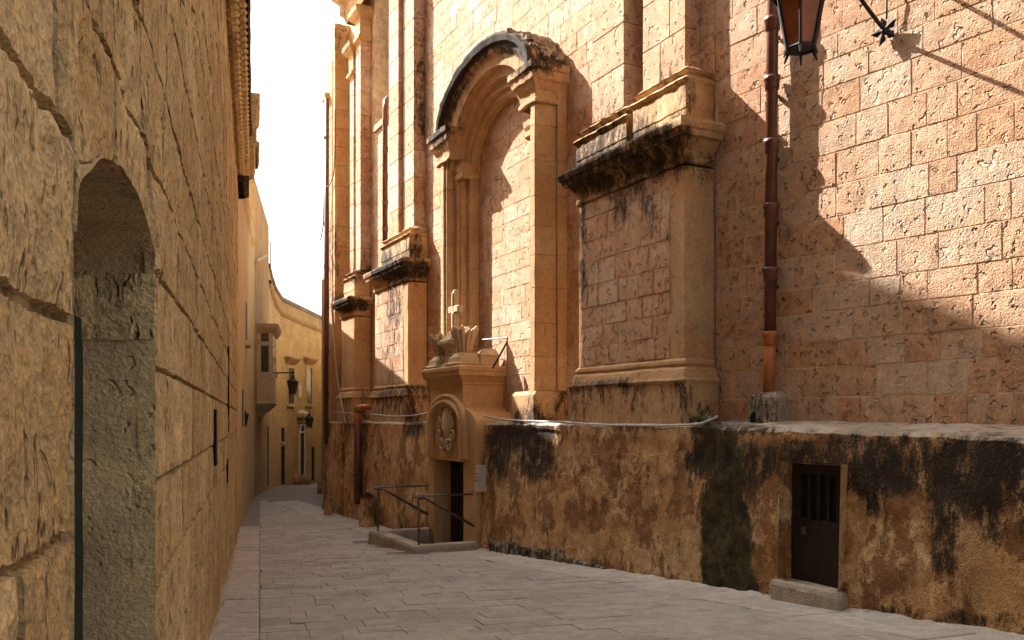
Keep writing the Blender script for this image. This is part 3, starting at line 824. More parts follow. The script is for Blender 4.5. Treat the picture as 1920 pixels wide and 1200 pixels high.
# upper body with sweeping shoulders, as a front outline extruded back to the wall
ol = []
for i in range(9): 
    t = i / 8; ol.append((QR + (BR - QR) * (t ** 1.8 if t > 0 else 0), 1.45 + .34 * t ** .6 if t < 1 else 1.79))
ol += [(BR, 2.15)]
ol2 = [(QL + (BL - QL) * ((i / 8) ** 1.8), 1.45 + .34 * (i / 8) ** .6) for i in range(9)] + [(BL, 2.15)]
bm_ = MB()
n_ = len(ol)
vs = [FA.pt(u, w, z) for w in (.0, PW) for (u, z) in ol] + [FA.pt(u, w, z) for w in (.0, PW) for (u, z) in ol2]
fs = []
for i in range(n_ - 1):
    fs += [(i, i + 1, n_ + i + 1, n_ + i), (2 * n_ + i, 2 * n_ + i + 1, 3 * n_ + i + 1, 3 * n_ + i), (n_ + i, n_ + i + 1, 3 * n_ + i + 1, 3 * n_ + i)]
bm_.add(vs, fs, .5)
bm_.build('portal_body', M['portal'], church)
ZT = 2.42
MB().loft(FA, BR, BL, .0, PW, [(2.12, 0), (2.14, .015), (2.17, .015), (2.19, .03), (2.25, .07), (2.27, .10), (2.33, .11), (2.35, .125), (2.40, .13), (ZT, .10)], 10, 6, c=.008, jit=.006).survey().build('portal_cornice', M['portal'], church)
# lintel moulding and arched surround with cartouche
MB().box(FA, DR - .0, DL + .0, PW - .03, PW + .018, DZ1 + .0, DZ1 + .035).build('lintel_moulding', M['portal'], church)
cu, cz = (DR + DL) / 2 , FA.uz(842, 795, PW)[1]
ring = MB(); hw = (DL - DR) / 2 * 1.12
zsp = cz - .02; path = []
for i in range(25):
    t = math.pi * i / 24; path.append((cu - hw * math.cos(t), zsp + .38 * math.sin(t)))
path = [(cu - hw, DZ1 + .04)] + [(cu - hw, lerp(DZ1 + .1, zsp - .03, i / 3)) for i in range(4)] + path + [(cu + hw, lerp(zsp - .03, DZ1 + .1, i / 3)) for i in range(4)] + [(cu + hw, DZ1 + .04)]
pr2 = [(-.07, .0), (-.065, .06), (-.03, .10), (.015, .095), (.025, .05), (.045, .05), (.07, .075), (.10, .07), (.11, .0)]
kk = len(pr2)
for i, (u, z) in enumerate(path):
    a = path[max(i - 1, 0)]; b = path[min(i + 1, len(path) - 1)]; d = V((b[0] - a[0], b[1] - a[1], 0)).normalized(); nn = (-d.y, d.x)
    for (o, h) in pr2: 
        ring.v.append(FA.pt(u + nn[0] * o, PW + h, z + nn[1] * o)); ring.t.append(.5); ring.s.append(0.); ring.m.append(0.)
for i in range(len(path) - 1):
    for j in range(kk - 1): ring.f.append((i * kk + j, i * kk + j + 1, (i + 1) * kk + j + 1, (i + 1) * kk + j))
ring.build('arch_surround', M['portal'], church, smooth=True)
ax = (FA.U, V((0, 0, 1)), FA.W)
car = MB(); car.blob(FA.pt(cu, PW, cz + .02), .19, .30, .07, ax, 16, 8)
cart = car.build('cartouche', M['carved'], church, smooth=True)
def scroll(c, r0, turns, ph, wd=.028):
    pts = []; 
    for i in range(26):
        t = i / 25; a = ph + turns * 2 * math.pi * t; rr_ = r0 * (1 - .8 * t)
        pts.append(FA.pt(c[0] + rr_ * math.cos(a), PW + .035 + .02 * t, c[1] + rr_ * math.sin(a)))
    return MB().tube(pts, [lerp(wd, wd * .5, i / 25) for i in range(26)], 6)
for sg in (-1, 1):
    for (du, dz, r0, ph) in ((.13, .34, .11, 0), (.26, .02, .09, 1.5), (.15, -.30, .11, 3.5), (.26, -.16, .08, 4.5), (.23, .21, .075, .5)):
        scroll((cu + sg * du, cz + dz), r0, 1.4 * sg, ph if sg > 0 else math.pi - ph).build('scroll', M['carved'], cart, smooth=True)
for (du, dz, r0) in ((0, .33, .05), (0, -.29, .055), (.06, .36, .04), (-.06, .36, .04)):
    MB().blob(FA.pt(cu + du, PW + .03, cz + dz), r0, r0 * 1.2, .04, ax, 10, 6).build('leaf_boss', M['carved'], cart, smooth=True)
# sunken entrance: kerb, steps, inner reveal and door
kz = FA.pt(PIT[0], PIT[3], 0); KZ = gz(kz.x, kz.y)
def kerb(u0, u1, w0, w1):
    p = FA.pt((u0 + u1) / 2, (w0 + w1) / 2, 0); z = gz(p.x, p.y)
    MB().loft(FA, u0, u1, w0, w1, [(-1.0, 0), (KZ + .07, 0), (KZ + .105, -.015), (KZ + .11, -.04)], 8, 6, c=.015, jit=.012, freq=6, tint=.3).build('kerb_stone', M['ledge'], church)
kerb(PIT[0] - .20, PIT[0], PW - .02, PIT[3] + .20); kerb(PIT[1], PIT[1] + .20, PW - .02, PIT[3] + .2); kerb(PIT[0] + .004, PIT[1] - .004, PIT[3], PIT[3] + .196)
pit = MB().box(FA, PIT[0] - .01, PIT[1] + .01, PW - .4, PIT[3] + .05, -1.6, -1.15)
pit.build('pit_floor', M['ledge'], church)
for i in range(3):
    MB().loft(FA, PIT[0] + .002, PIT[1] - .002, PIT[3] - .25 * (i + 1) - .002, PIT[3] - .25 * i, [(-1.2, 0), (KZ - .17 * i - .14, 0), (KZ - .17 * i - .12, -.01)], 4, 2).build('step', M['ledge'], church)
MB().box(FA, DR - .2, DR, .0, PW - .36, -1.3, DZ1 + .3).box(FA, DL, DL + .2, -.0, PW - .005, -1.3, DZ1 + .02).build('door_reveal', M['portal'], church)
cdr = MB().box(FA, DR - .02, DL + .02, PW - .36, PW - .29, -1.3, DZ1 + .02).build('chapel_door', M['door'], church)
for i in range(6):
    for j in range(7):
        a = lerp(DR + .03, DL - .16, i / 5); z = lerp(-1.1, DZ1 - .22, j / 6)
        MB().loft(FA, a, a + .11, PW - .29, PW - .275, [(z, 0), (z + .01, .003), (z + .16, .003), (z + .17, 0)], 1, 1).build('door_panel', M['door'], cdr)

# --- urns, leaf bundles, cross on the portal
def bundle(uc_, wc, z0, h, rbase, rtop, name, lab):
    t = thing(name, FA.pt(uc_, wc, z0), lab, 'ornament', 'stone ornaments above the chapel door')
    b = MB().loft(FA, uc_ - rbase * 1.7, uc_ + rbase * 1.7, wc - rbase * 1.6, wc + rbase * 1.7, [(z0, 0), (z0 + .03, .01), (z0 + .06, -.02), (z0 + .13, -.035), (z0 + .16, -.07), (z0 + .20, -.10)], 4, 4, c=.02, jit=.006)
    b.build('base', M['carved'], t)
    rr = random.Random(int(uc_ * 100))
    for i in range(24):
        a = 2 * math.pi * i / 14 + rr.uniform(-.2, .2); inner = i >= 14; k2 = .45 if inner else 1
        d = FA.U * math.cos(a) + FA.W * math.sin(a); hh = h * rr.uniform(.85, 1.1)
        pts = [FA.pt(uc_, wc, z0 + .16 + hh * s_) + d * (rbase * .6 * k2 + (rtop - rbase * .6) * k2 * (s_ ** 1.6)) for s_ in (0, .25, .5, .75, .92, 1)]
        MB().tube(pts, [.022, .030, .036, .040, .036, .018], 6).build('leaf', M['carved'], t, smooth=True)
    return t
b1u, b2u = lerp(BR, BL, .16), lerp(BR, BL, .86)
bundle(b1u, PW - .12, ZT, .42, .13, .20, 'leaf_finial', 'carved stone leaf bundle nearer the downpipe, above the chapel door')
bundle(b2u, PW - .12, ZT, .38, .12, .19, 'leaf_finial', 'carved stone leaf bundle on far side of the cross above the chapel door')
# low gabled block behind the nearer bundle
MB().loft(FA, BR - .02, BR + .26, .08, PW - .28, [(ZT, .0), (ZT + .14, -.0), (ZT + .17, .015), (ZT + .22, -.06), (ZT + .27, -.11)], 3, 3, c=.015, jit=.008).build('gable_block', M['carved'], church)
mu = lerp(BR, BL, .55)
crs = thing('stone_cross', FA.pt(mu, PW - .2, ZT), 'pale stone cross on a moulded pedestal above the chapel door', 'cross')
MB().loft(FA, mu - .16, mu + .16, PW - .34, PW - .02, [(ZT, .02), (ZT + .05, .02), (ZT + .08, -.03), (ZT + .30, -.03), (ZT + .34, .03), (ZT + .38, .06), (ZT + .42, .06), (ZT + .47, .0), (ZT + .58, -.09), (ZT + .60, -.11)], 4, 4, c=.012, jit=.005).build('pedestal', M['carved'], crs)
zc0 = ZT + .57
sh = MB().loft(FA, mu - .05, mu + .05, PW - .23, PW - .13, [(zc0, 0), (zc0 + .60, 0), (zc0 + .66, -.02), (zc0 + .68, -.04)], 2, 2, c=.012, jit=.004, capb=True)
sh.v = [v for v in sh.v]; sh.build('upright', M['carved'], crs)
ar = MB().loft(FA, mu - .20, mu + .20, PW - .228, PW - .132, [(zc0 + .30, -.01), (zc0 + .315, 0), (zc0 + .40, 0), (zc0 + .415, -.01)], 4, 2, c=.02, jit=.004, capb=True)
ar.build('crossbar', M['carved'], crs)
MB().box(FA, mu - .02, mu + .02, PW - .131, PW - .121, zc0 + .03, zc0 + .29).box(FA, mu - .02, mu + .02, PW - .131, PW - .121, zc0 + .43, zc0 + .62).build('raised_panel', M['carved'], crs)
for k_, sg in enumerate((-1, 1)):
    c0 = mu + sg * .22; pts = [FA.pt(c0 + .08 * (1 - i / 20) * math.cos(sg * .6 + i * .42 * sg), PW - .06, ZT + .12 + .08 * (1 - i / 24) * math.sin(.6 + i * .42)) for i in range(20)]
    MB().tube(pts, .03, 6).build('volute', M['carved'], crs, smooth=True)
# iron stay behind the ornaments
st = MB(); a = at(905, 637, 13.1); b = at(951, 633, 12.5); c = at(952, 772, 12.5); d = at(924, 690, 12.9)
st.tube([a, b], .012, 6).tube([b, c], .012, 6).tube([b + V((0, 0, -.06)), d], .016, 6)
tag(st.build('iron_stay', M['rail'], org=c), 'thin iron stay bracing the ornaments above the chapel door', 'brace')
# plate by the doorway
pu, pz = FA.uz(896, 897, PW + .02)
pl_ = MB().box(FA, pu - .055, pu + .055, POD_W, PW + .035, pz - .19, pz + .19).build('notice_plate', M['plate'], org=FA.pt(pu, PW, pz))
tag(pl_, 'small pale notice plate fixed beside the chapel doorway', 'plate')
for j in range(3): MB().box(FA, pu - .04, pu + .02 + .01 * j, PW + .035, PW + .037, pz + .06 - .05 * j, pz + .075 - .05 * j).build('printed_line', M['black'], pl_)

# ragged cement fillets where the walls meet the paving
def fillet(fr, u0, u1, wface, name, mat, wid, hgt_, seed, parent):
    n_ = int((u1 - u0) / .045)
    def fn(i, j):
        u = lerp(u0, u1, i / n_); e = noise.fractal(V((u * 2.1, seed, 0)), .8, 2.2, 5); ww = max(.03, wid * (1 + .6 * e)); t = j / 3
        w = lerp(wface - .05, wface + ww, t); p = fr.pt(u, w, 0); hh = hgt_ * .6 * (1 + .7 * noise.noise(V((u * 6, seed, 3))))
        z = gz(p.x, p.y) + (.009 + hh * (1 - t) ** 2 if j < 3 else -.004)
        return V((p.x, p.y, z)) + noise.noise_vector(p * 14) * .008 * (1 if j < 3 else 0)
    MB().grid(fn, n_, 3).build(name, M[mat], parent, smooth=True)
fillet(FA, -8, PIT[0] - .22, 0.645, 'cement_fillet', 'strip', .06, .05, 1.0, church)
fillet(FA, PIT[1] + .22, FA.hit(606, .62), .645, 'cement_fillet', 'strip', .09, .05, 5.0, church)

# ---- hand rails
def railing(name, u, label, zoff=0):
    t = thing(name, FA.pt(u, PIT[3], KZ), label, 'railing', 'handrails of the chapel steps')
    top = KZ + .80
    MB().tube([FA.pt(u, PIT[3] + .08, KZ + .05), FA.pt(u, PIT[3] + .08, top)], .015, 8).build('post', M['rail'], t, smooth=True)
    MB().tube([FA.pt(u, PIT[3] + .14, top + .01), FA.pt(u, PW - .01, top + .0)], .013, 8).build('top_rail', M['rail'], t, smooth=True)
    e = -.07
    MB().tube([FA.pt(u + e, PIT[3] + .16, top), FA.pt(u + e, PIT[3] + .02, top - .02), FA.pt(u + e, PW + .02, top - .46)], .019, 8).build('handrail', M['rail'], t, smooth=True)
    MB().tube([FA.pt(u, PIT[3] + .08, top - .02), FA.pt(u + e, PIT[3] + .06, top - .04)], .014, 6).build('bracket', M['rail'], t, smooth=True)
railing('railing', PIT[0] - .08, 'grey steel handrail on the near side of the chapel steps')
railing('railing', PIT[1] + .09, 'grey steel handrail on the far side of the chapel steps')

# ================================================================ downpipe, lantern
dpu = FR.hit(1447, .10); p_ = FR.pt(dpu, .10, 1.75)
dp = thing('downpipe', p_, 'tall dark brown downpipe on the church wall with orange bottom length', 'downpipe')
def dz_(py): return EYE + (HY - py) / F * p_.y
zb = dz_(735)
MB().tube([FR.pt(dpu - .02, .10, dz_(640)), FR.pt(dpu + .05, .10, 9.5)], .056, 16).build('pipe', M['pipe'], dp, smooth=True)
MB().tube([FR.pt(dpu - .03, .10, zb - .03), FR.pt(dpu - .02, .10, dz_(625))], .056, 16).build('pipe_foot', M['pipe2'], dp, smooth=True)
for i, py in enumerate((150, 268, 388, 508, 628, 40, -80)):
    z = dz_(py); o = lerp(-.02, .05, (z - dz_(640)) / (9.5 - dz_(640))); q = FR.pt(dpu + o, .10, z)
    MB().lathe(q, [(-.10, .058), (-.095, .068), (-.02, .070), (-.01, .080), (.03, .082), (.035, .060)], 16).build('collar', M['pipe2'] if py == 628 else M['pipe'], dp, smooth=True)
    MB().box(FR, dpu + o - .015, dpu + o + .015, .0, .09, z - .16, z - .13).build('clip', M['black'], dp)
bx = MB().loft(FR, dpu - .19, dpu + .12, -.01, .22, [(1.50, .02), (zb - .12, .01), (zb - .05, .0), (zb - .02, -.03), (zb, -.07)], 6, 4, c=.04, jit=.015, freq=7)
bx.survey(); bx.s = [max(s_, .35) for s_ in bx.s]
bo = bx.build('pipe_block', M['ledge'], org=FR.pt(dpu, .1, 1.55)); tag(bo, 'weathered stone block with drain hole under the brown downpipe', 'stone block')
MB().lathe(FR.pt(dpu - .10, .225, 1.61), [(-.05, .045), (.03, .045), (.06, .03), (.07, .008)], 10, sq=.5).build('drain_hole', M['void'], bo)

# lantern bracket on the near wall
su, sz = FR.uz(1663, 60, .02); 
LC = at(1503, 0, 7.2); LC = V((LC.x, LC.y, 0))
lu, lw_ = FR.uw(LC.x, LC.y)
lan = thing('wall_lantern', FR.pt(su, 0, sz), 'black iron lantern with amber panes on bracket beside the brown downpipe', 'lantern')
def star(u, z, r, par):
    m = MB()
    for i in range(5):
        a = math.pi / 2 + 2 * math.pi * i / 5 + .25; d = V((math.cos(a), math.sin(a), 0)); e = V((-d.y, d.x, 0))
        def q(x, y, w): return FR.pt(u + d.x * x + e.x * y, w, z + d.y * x + e.y * y)
        b = len(m.v)
        vs = [q(0, 0, .07), q(r * .55, r * .27, .045), q(r, 0, .06), q(r * .55, -r * .27, .045), q(r * .5, 0, .075), q(r * .4, 0, .02)]
        m.add(vs, [(0, 1, 4), (1, 2, 4), (2, 3, 4), (3, 0, 4), (0, 5, 1), (1, 5, 2), (2, 5, 3), (3, 5, 0)])
    m.blob(FR.pt(u, .05, z), .035, .035, .04, (FR.U, V((0, 0, 1)), FR.W), 8, 5)
    m.build('star_boss', M['black'], par)
star(su, sz, .13, lan); star(su - .0, sz + .62, .13, lan)
ARMZ = sz + .95
def bez(a, b, c, n=12):
    return [a.lerp(b, i / n).lerp(b.lerp(c, i / n), i / n) for i in range(n + 1)]
tipz = 5.55
MB().tube(bez(FR.pt(su, .05, sz), FR.pt(su - .05, .35, sz + .22), FR.pt(lu, lw_, tipz + .18)), .017, 8).build('strut', M['black'], lan, smooth=True)
MB().tube(bez(FR.pt(su, .05, sz + .62), FR.pt(su - .03, .5, sz + .70), FR.pt(lu, lw_ + .05, tipz + .3)), .017, 8).build('arm', M['black'], lan, smooth=True)
MB().tube([FR.pt(su + .02, .03, sz + .6), FR.pt(su + .02, .05, sz + .3), FR.pt(su + .01, .04, sz + .1)], .007, 6).build('wire', M['black'], lan, smooth=True)
def lantern_body(c, sc_, par, nb=6, rot=.2, gl='amber'):
    """c: centre of the bottom; hexagonal tapered body"""
    R0, R1, H = .105 * sc_, .185 * sc_, .40 * sc_
    def hx(r, z, k, off=0): 
        a = 2 * math.pi * k / nb + rot + off; return V(c) + V((math.cos(a) * r, math.sin(a) * r, z))
    for k in range(nb):
        m = MB(); m.add([hx(R0 * .97, .02, k), hx(R0 * .97, .02, k + 1), hx(R1 * .97, H, k + 1), hx(R1 * .97, H, k), hx(R0 * .93, .02, k), hx(R0 * .93, .02, k + 1), hx(R1 * .93, H, k + 1), hx(R1 * .93, H, k)],
                        [(0, 1, 2, 3), (4, 5, 6, 7), (0, 1, 5, 4), (2, 3, 7, 6), (1, 2, 6, 5), (3, 0, 4, 7)]); m.build('pane', M[gl], par)
        MB().tube([hx(R0, -.0, k), hx(R1, H, k)], .011 * sc_, 6).build('bar', M['black'], par)
        MB().tube([hx(R0, .03, k), hx(R0 * 1.0, -.015 * sc_, k), hx(R0 * 1.25, -.07 * sc_, k)], [.012 * sc_, .014 * sc_, .006 * sc_], 6).build('foot', M['black'], par)
    for (r_, z_) in ((R0, .0), (R1, H)):
        MB().tube([hx(r_, z_, k) for k in range(nb + 1)], .012 * sc_, 6).build('ring', M['black'], par)
    rg = MB()
    for k in range(nb * 4):
        a = 2 * math.pi * k / (nb * 4); rg.blob(V(c) + V((math.cos(a) * R1 * 1.0, math.sin(a) * R1 * 1.0, H - .01)), .016 * sc_, .016 * sc_, .022 * sc_, n=6, m=4)
    rg.build('beading', M['black'], par, kind='stuff')
    MB().lathe(V(c) + V((0, 0, H)), [(0, R1 * 1.18), (.02 * sc_, R1 * 1.15), (.10 * sc_, R1 * .8), (.15 * sc_, R1 * .45), (.20 * sc_, R1 * .42), (.24 * sc_, R1 * .2), (.30 * sc_, .02 * sc_), (.34 * sc_, .012 * sc_)], nb * 2, rot=rot).build('cap', M['black'], par)
    MB().lathe(V(c), [(0, R0 * .95), (.012, R0 * .95)], nb, rot=rot).build('floor_plate', M['black'], par)
    MB().lathe(V(c) + V((0, 0, .02)), [(0, .02 * sc_), (.12 * sc_, .02 * sc_), (.14 * sc_, .035 * sc_), (.22 * sc_, .035 * sc_), (.26 * sc_, .01 * sc_)], 8).build('bulb', M['plate'], par, smooth=True)
lb = at(1501, 92, 7.2)
lantern_body(lb, 1.14, lan)
MB().tube([lb + V((0, 0, .72)), FR.pt(lu, lw_, tipz + .3)], .012, 6).build('hanger', M['black'], lan)

# ================================================================ cables, small pipes, guard stones
def cable(name, pts, r_, label, mat='cable'):
    P = [V(p) for p in pts]; out = []
    for i in range(len(P) - 1):
        a = P[max(i - 1, 0)]; b = P[i]; c = P[i + 1]; d = P[min(i + 2, len(P) - 1)]
        for k in range(6):
            t = k / 6; out.append(.5 * ((2 * b) + (c - a) * t + (2 * a - 5 * b + 4 * c - d) * t * t + (3 * b - a - 3 * c + d) * t ** 3))
    out.append(P[-1])
    o = MB().tube(out, r_, 6).build(name, M[mat], org=P[0], smooth=True); return tag(o, label, 'cable')
def fa(px, py, w): u, z = FA.uz(px, py, w); return FA.pt(u, w, z)
cable('cable', [fa(905, 779, .60), fa(950, 787, .60), fa(1040, 791, .60), fa(1120, 796, .60), fa(1210, 798, .60), fa(1300, 796, .60), fa(1330, 788, .58), fa(1345, 781, .45)], .013, 'grey cable sagging along the ledge under the first pedestal')
cable('cable', [fa(803, 774, .60), fa(770, 779, .60), fa(730, 780, .60), fa(695, 776, .62), fa(660, 775, .60), fa(626, 773, .58)], .012, 'grey cable along the ledge left of the chapel doorway')
cable('cable', [fa(620, 560, .45), fa(626, 640, .47), fa(634, 720, .50), fa(648, 793, .60)], .012, 'pale cable hanging down in front of the third pilaster')
cable('cable', [fa(628, 200, .40), fa(627, 310, .40), fa(619, 345, .42), fa(609, 358, .42), fa(606, 420, .42), fa(601, 450, .42)], .012, 'thin cable looping down the far corner of the church', 'black')
# clay pipe stub by the portal
cp = thing('clay_pipe', fa(672, 950, .66), 'orange clay pipe turning down the base wall left of the chapel', 'pipe')
MB().tube([fa(692, 763, .64), fa(680, 764, .66), fa(673, 765, .68), fa(671, 770, .69)], .065, 10).build('elbow', M['pipe2'], cp, smooth=True)
MB().tube([fa(671, 764, .68), fa(671, 945, .70)], .085, 10).build('pipe', M['pipe'], cp, smooth=True)
MB().lathe(fa(671, 782, .68), [(-.16, .088), (-.15, .096), (.08, .096), (.10, .07)], 10).build('collar', M['pipe2'], cp, smooth=True)
# long pipe far
fp = thing('downpipe', fa(611, 835, .42), 'thin red brown downpipe at the far corner of the church', 'downpipe')
MB().tube([fa(613, 185, .40), fa(612, 500, .42), fa(611, 833, .62)], .055, 8).build('pipe', M['pipe'], fp, smooth=True)
for py in (260, 340, 420, 500, 580, 660, 740): MB().lathe(fa(612, py, .41), [(-.05, .065), (.05, .065)], 8).build('collar', M['pipe'], fp)
# pipe by the window
wp = thing('downpipe', fa(722, 455, .12), 'brown downpipe beside the tall window of the church', 'downpipe')
MB().tube([fa(727, 184, -.02), fa(723, 190, .10), fa(722, 205, .12), fa(722, 452, .12)], .055, 8).build('pipe', M['pipe'], wp, smooth=True)
for py in (230, 280, 330, 380, 430): MB().lathe(fa(722, py, .12), [(-.05, .065), (.05, .065)], 8).build('collar', M['pipe'], wp)
def guard(px, hpx, wpx, label, w=.80, mat='render', dark=.5, c=None):
    if c is None: c = FA.pt(FA.hit(px, w), w, 0)
    c = V((c.x, c.y, gz(c.x, c.y))); h = hpx / F * c.y; r0 = wpx / 2 / F * c.y
    m = MB().lathe((c.x, c.y, c.z - .05), [(0, r0), (.05, r0), (h * .4, r0 * .86), (h * .8, r0 * .68), (h * .95, r0 * .62), (h + .02, r0 * .52), (h + .05, r0 * .2)], 14, jit=.03)
    for i, p in enumerate(m.v):
        if p.z > c.z + h * .8: m.s[i] = dark
    o = m.build('guard_stone', M[mat], org=c, smooth=True); tag(o, label, 'guard stone', 'guard stones along the walls')
guard(689, 64, 36, 'tall rounded guard stone beside the orange clay pipe', .80, 'render', .75)
guard(616, 34, 18, 'small guard stone at the foot of the thin far downpipe', .78)
guard(599, 22, 11, 'small distant guard stone at the street corner beyond the church', c=at(599, 900, 26.8))

# weeds on the ledge
def weed(px, py, w, n, h, label):
    c = fa(px, py, w); m = MB(); rr = random.Random(int(px))
    for i in range(n):
        a = rr.uniform(0, 6.28); L = h * rr.uniform(.5, 1.1); d = V((math.cos(a), math.sin(a), 0)); b = c + d * rr.uniform(0, .07); e = V((-d.y, d.x, 0)) * .009
        m.add([b - e, b + e, b + d * L * .45 + V((0, 0, L * .6)) + e * 1.3, b + d * L * .45 + V((0, 0, L * .6)) - e * 1.3, b + d * L * .95 + V((0, 0, L * .75))], [(0, 1, 2, 3), (3, 2, 4)])
    tag(m.build('weed', M['leaf'], org=c), label, 'plant')
weed(1322, 795, .50, 46, .13, 'green weed tuft growing on the ledge beside the first pedestal')

# ================================================================ old wall on the left
LB_END = FL.hit(447, 0)
lb_ = thing('old_house', FL.pt(6, 0, 0), 'old yellow limestone house with eroded blocks and arched doorway on the left', 'house')
LD0, LD1 = FL.hit(139, 0), FL.hit(291, 0)
LDW = next(w / 1000 for w in range(0, -600, -1) if proj(FL.pt(LD1, w / 1000, 1))[0] < 155)      # depth of the door leaf
LSP = 1.95
def arch_z(u):
    t = clamp((u - LD0) / (LD1 - LD0)); x = 2 * t - 1
    return lerp(1.94, 2.035, t) + .188 * math.sqrt(max(0, 1 - x * x))
TOPZ = 6.0
cm = MB()
for (a, b) in ((-9, LD0 - .05), (LD1 + .05, LB_END)):
    cm.box(FL, a, b, -.5, -.026, -1.5, TOPZ)
nA = 14
for i in range(nA):
    a, b = lerp(LD0, LD1, i / nA), lerp(LD0, LD1, (i + 1) / nA)
    za, zb_ = arch_z(a), arch_z(b)
    vs = [FL.pt(a, -.026, za), FL.pt(b, -.026, zb_), FL.pt(b, -.026, TOPZ), FL.pt(a, -.026, TOPZ)]
    cm.add(vs, [(0, 1, 2, 3)])
cm.box(FL, -9, LB_END, -6, -.5, -1.5, TOPZ)
lwall = cm.build('wall_core', M['core'], lb_)
sf = MB()
def soff(i, j):
    u = lerp(LD0, LD1, .5 - .5 * math.cos(math.pi * i / 36)); w = lerp(-.0, -.5, j / 8); q = FL.pt(u, w, arch_z(u) - (.02 if i in (0, 36) else 0)); return q + noise.noise_vector(q * 7) * .010
sf.grid(soff, 36, 8); sf.build('arch_soffit', M['reveal'], lb_, smooth=True)
def rev(uj, sgn, z0, z1, mb, rough=.02):
    def fn(i, j):
        w = lerp(.0, -.42, i / 8); z = lerp(z0, z1, j / 22); q = FL.pt(uj, w, z)
        return q + FL.U * (sgn * (.02 * noise.fractal(q * 4, .8, 2, 4) + .0)) 
    mb.grid(fn, 8, 22)
rm = MB(); rev(LD1, 1, -.3, 1.86, rm); rev(LD0, -1, -.3, 2.1, rm)
rm.build('door_reveal', M['reveal'], lb_, smooth=True)
MB().loft(FL, LD1 - .012, LD1 + .1, -.5, -.004, [(1.84, 0), (1.86, .006), (2.02, .006), (2.035, .0)], 4, 6, c=.01, jit=.02, freq=12).build('impost', M['oldwall'], lb_)
ldoor = MB().box(FL, LD0 - .1, LD1 + .1, -.45, LDW, -.5, LSP - .05).build('door', M['gdoor'], lb_)
def lpush(u, z):
    if LD0 - .001 < u < LD1 + .001 and z > LSP - .3: return u, max(z, arch_z(u) + .001)
    return u, z
def erode(q, u, z, edge):
    a = noise.fractal(V((q.x * 3, q.y * 3, q.z * 2.2)), .9, 2.1, 4); b = noise.noise(q * 16)
    pit_ = max(0, noise.noise(q * 6 + V((9, 3, 1))) - .18)
    hol = max(0, noise.noise(V((q.x * 11, q.y * 11, q.z * 5)) + V((4, 8, 2))) - .12) * sstep(-.1, .35, noise.noise(q * 1.7 + V((2, 5, 7))))
    return .007 * a + .003 * b - .028 * pit_ - .045 * hol
for (a, b, z0, z1) in courses(-3.5, LB_END, -.9, TOPZ + .3, .345, .42, .85, 77, hj=.15):
    parts = []
    if z0 < LSP + .02 and b > LD0 and a < LD1:
        if a < LD0 - .02: parts.append((a, LD0))
        if b > LD1 + .02: parts.append((LD1, b))
        if z1 > LSP + .05: parts.append((max(a, LD0), min(b, LD1)))
    else: parts = [(a, b)]
    for (a2, b2) in parts:
        if b2 - a2 < .04: continue
        d = max(.5, FL.pt(a2, 0, 0).y)
        nn, mm = (30, 18) if d < 3 else (20, 12) if d < 6 else (8, 6) if d < 11 else (3, 2)
        if a2 < .2: nn, mm = 3, 2
        pu_ = lpush if (b2 > LD0 and a2 < LD1) else None
        pool('old_house', lwall, stone_mb(FL, a2, b2, z0, z1, 0.0, .05, nn, mm, b=.007, rough=.003, g=.004, push=pu_, amp=erode), M['oldwall'], 'stone_block', 'stone_courses')
fillet(FL, LD1 + .02, LB_END, .0, 'cement_fillet', 'ledge', .05, .05, 9.0, lb_)
# cornice: two twisted ropes, a fillet and a dark drip edge
def rope(wc, zc, r0, pitch):
    m = MB(); n = 8; u = 1.0; step = .035; rows = int((LB_END - u) / step)
    for i in range(rows):
        for j in range(n):
            t = 2 * math.pi * j / n; x = u + i * step
            r_ = r0 * (1 + .22 * math.cos(3 * t - x * pitch))
            m.v.append(FL.pt(x, wc + r_ * math.cos(t), zc + r_ * math.sin(t))); m.t.append(.5); m.s.append(0.); m.m.append(0.)
    for i in range(rows - 1):
        for j in range(n): m.f.append((i * n + j, i * n + (j + 1) % n, (i + 1) * n + (j + 1) % n, (i + 1) * n + j))
    return m
rope(.05, 6.02, .075, 34).build('rope_moulding', M['oldwall'], lb_); rope(.13, 6.22, .075, 34).build('rope_moulding', M['oldwall'], lb_)
MB().loft(FL, -8, LB_END, -.3, .0, [(6.05, .0), (6.12, .08), (6.30, .12), (6.36, .17), (6.55, .18), (6.60, .17)], 40, 1, jit=.01).build('cornice', M['oldwall'], lb_)
cap_ = MB().loft(FL, -8, LB_END, -.6, .17, [(6.605, .05), (6.66, .075), (6.78, .07), (6.80, .03)], 60, 1, jit=.015); cap_.s = [1.1] * len(cap_.s)
cap_.build('drip_edge', M['oldwall'], lb_)
MB().box(FL, -8, LB_END - .1, -.55, .02, 6.8, 7.15).build('parapet', M['far2'], lb_)
UPE = FL.uw(*((FL.pt(15.85 / .9597, 0, 0)).xy))[0]
MB().box(FL, -14, UPE, -6.5, -1.0, 5.9, 12.55).build('upper_storey', M['far2'], lb_)
MB().box(FL, -14, -9, -6, 0, -1.5, 6.8).build('street_return', M['far2'], lb_)
# narrow window slits of the old house
for (px, y0, y1, wpx) in ((408, 768, 872, 5), (431, 650, 810, 3), (429, 860, 905, 2)):
    u = FL.hit(px, .02); p = FL.pt(u, 0, 0); z0 = EYE + (HY - y1) / F * p.y; z1 = EYE + (HY - y0) / F * p.y; hw_ = .11 if px == 408 else .05
    wdw = MB().box(FL, u - hw_, u + hw_, -.03, .014, z0, z1).build('window', M['void'], lb_)
    MB().box(FL, u - hw_ - .05, u + hw_ + .05, -.01, .02, z0 - .08, z0 - .004).build('sill', M['oldwall'], wdw)

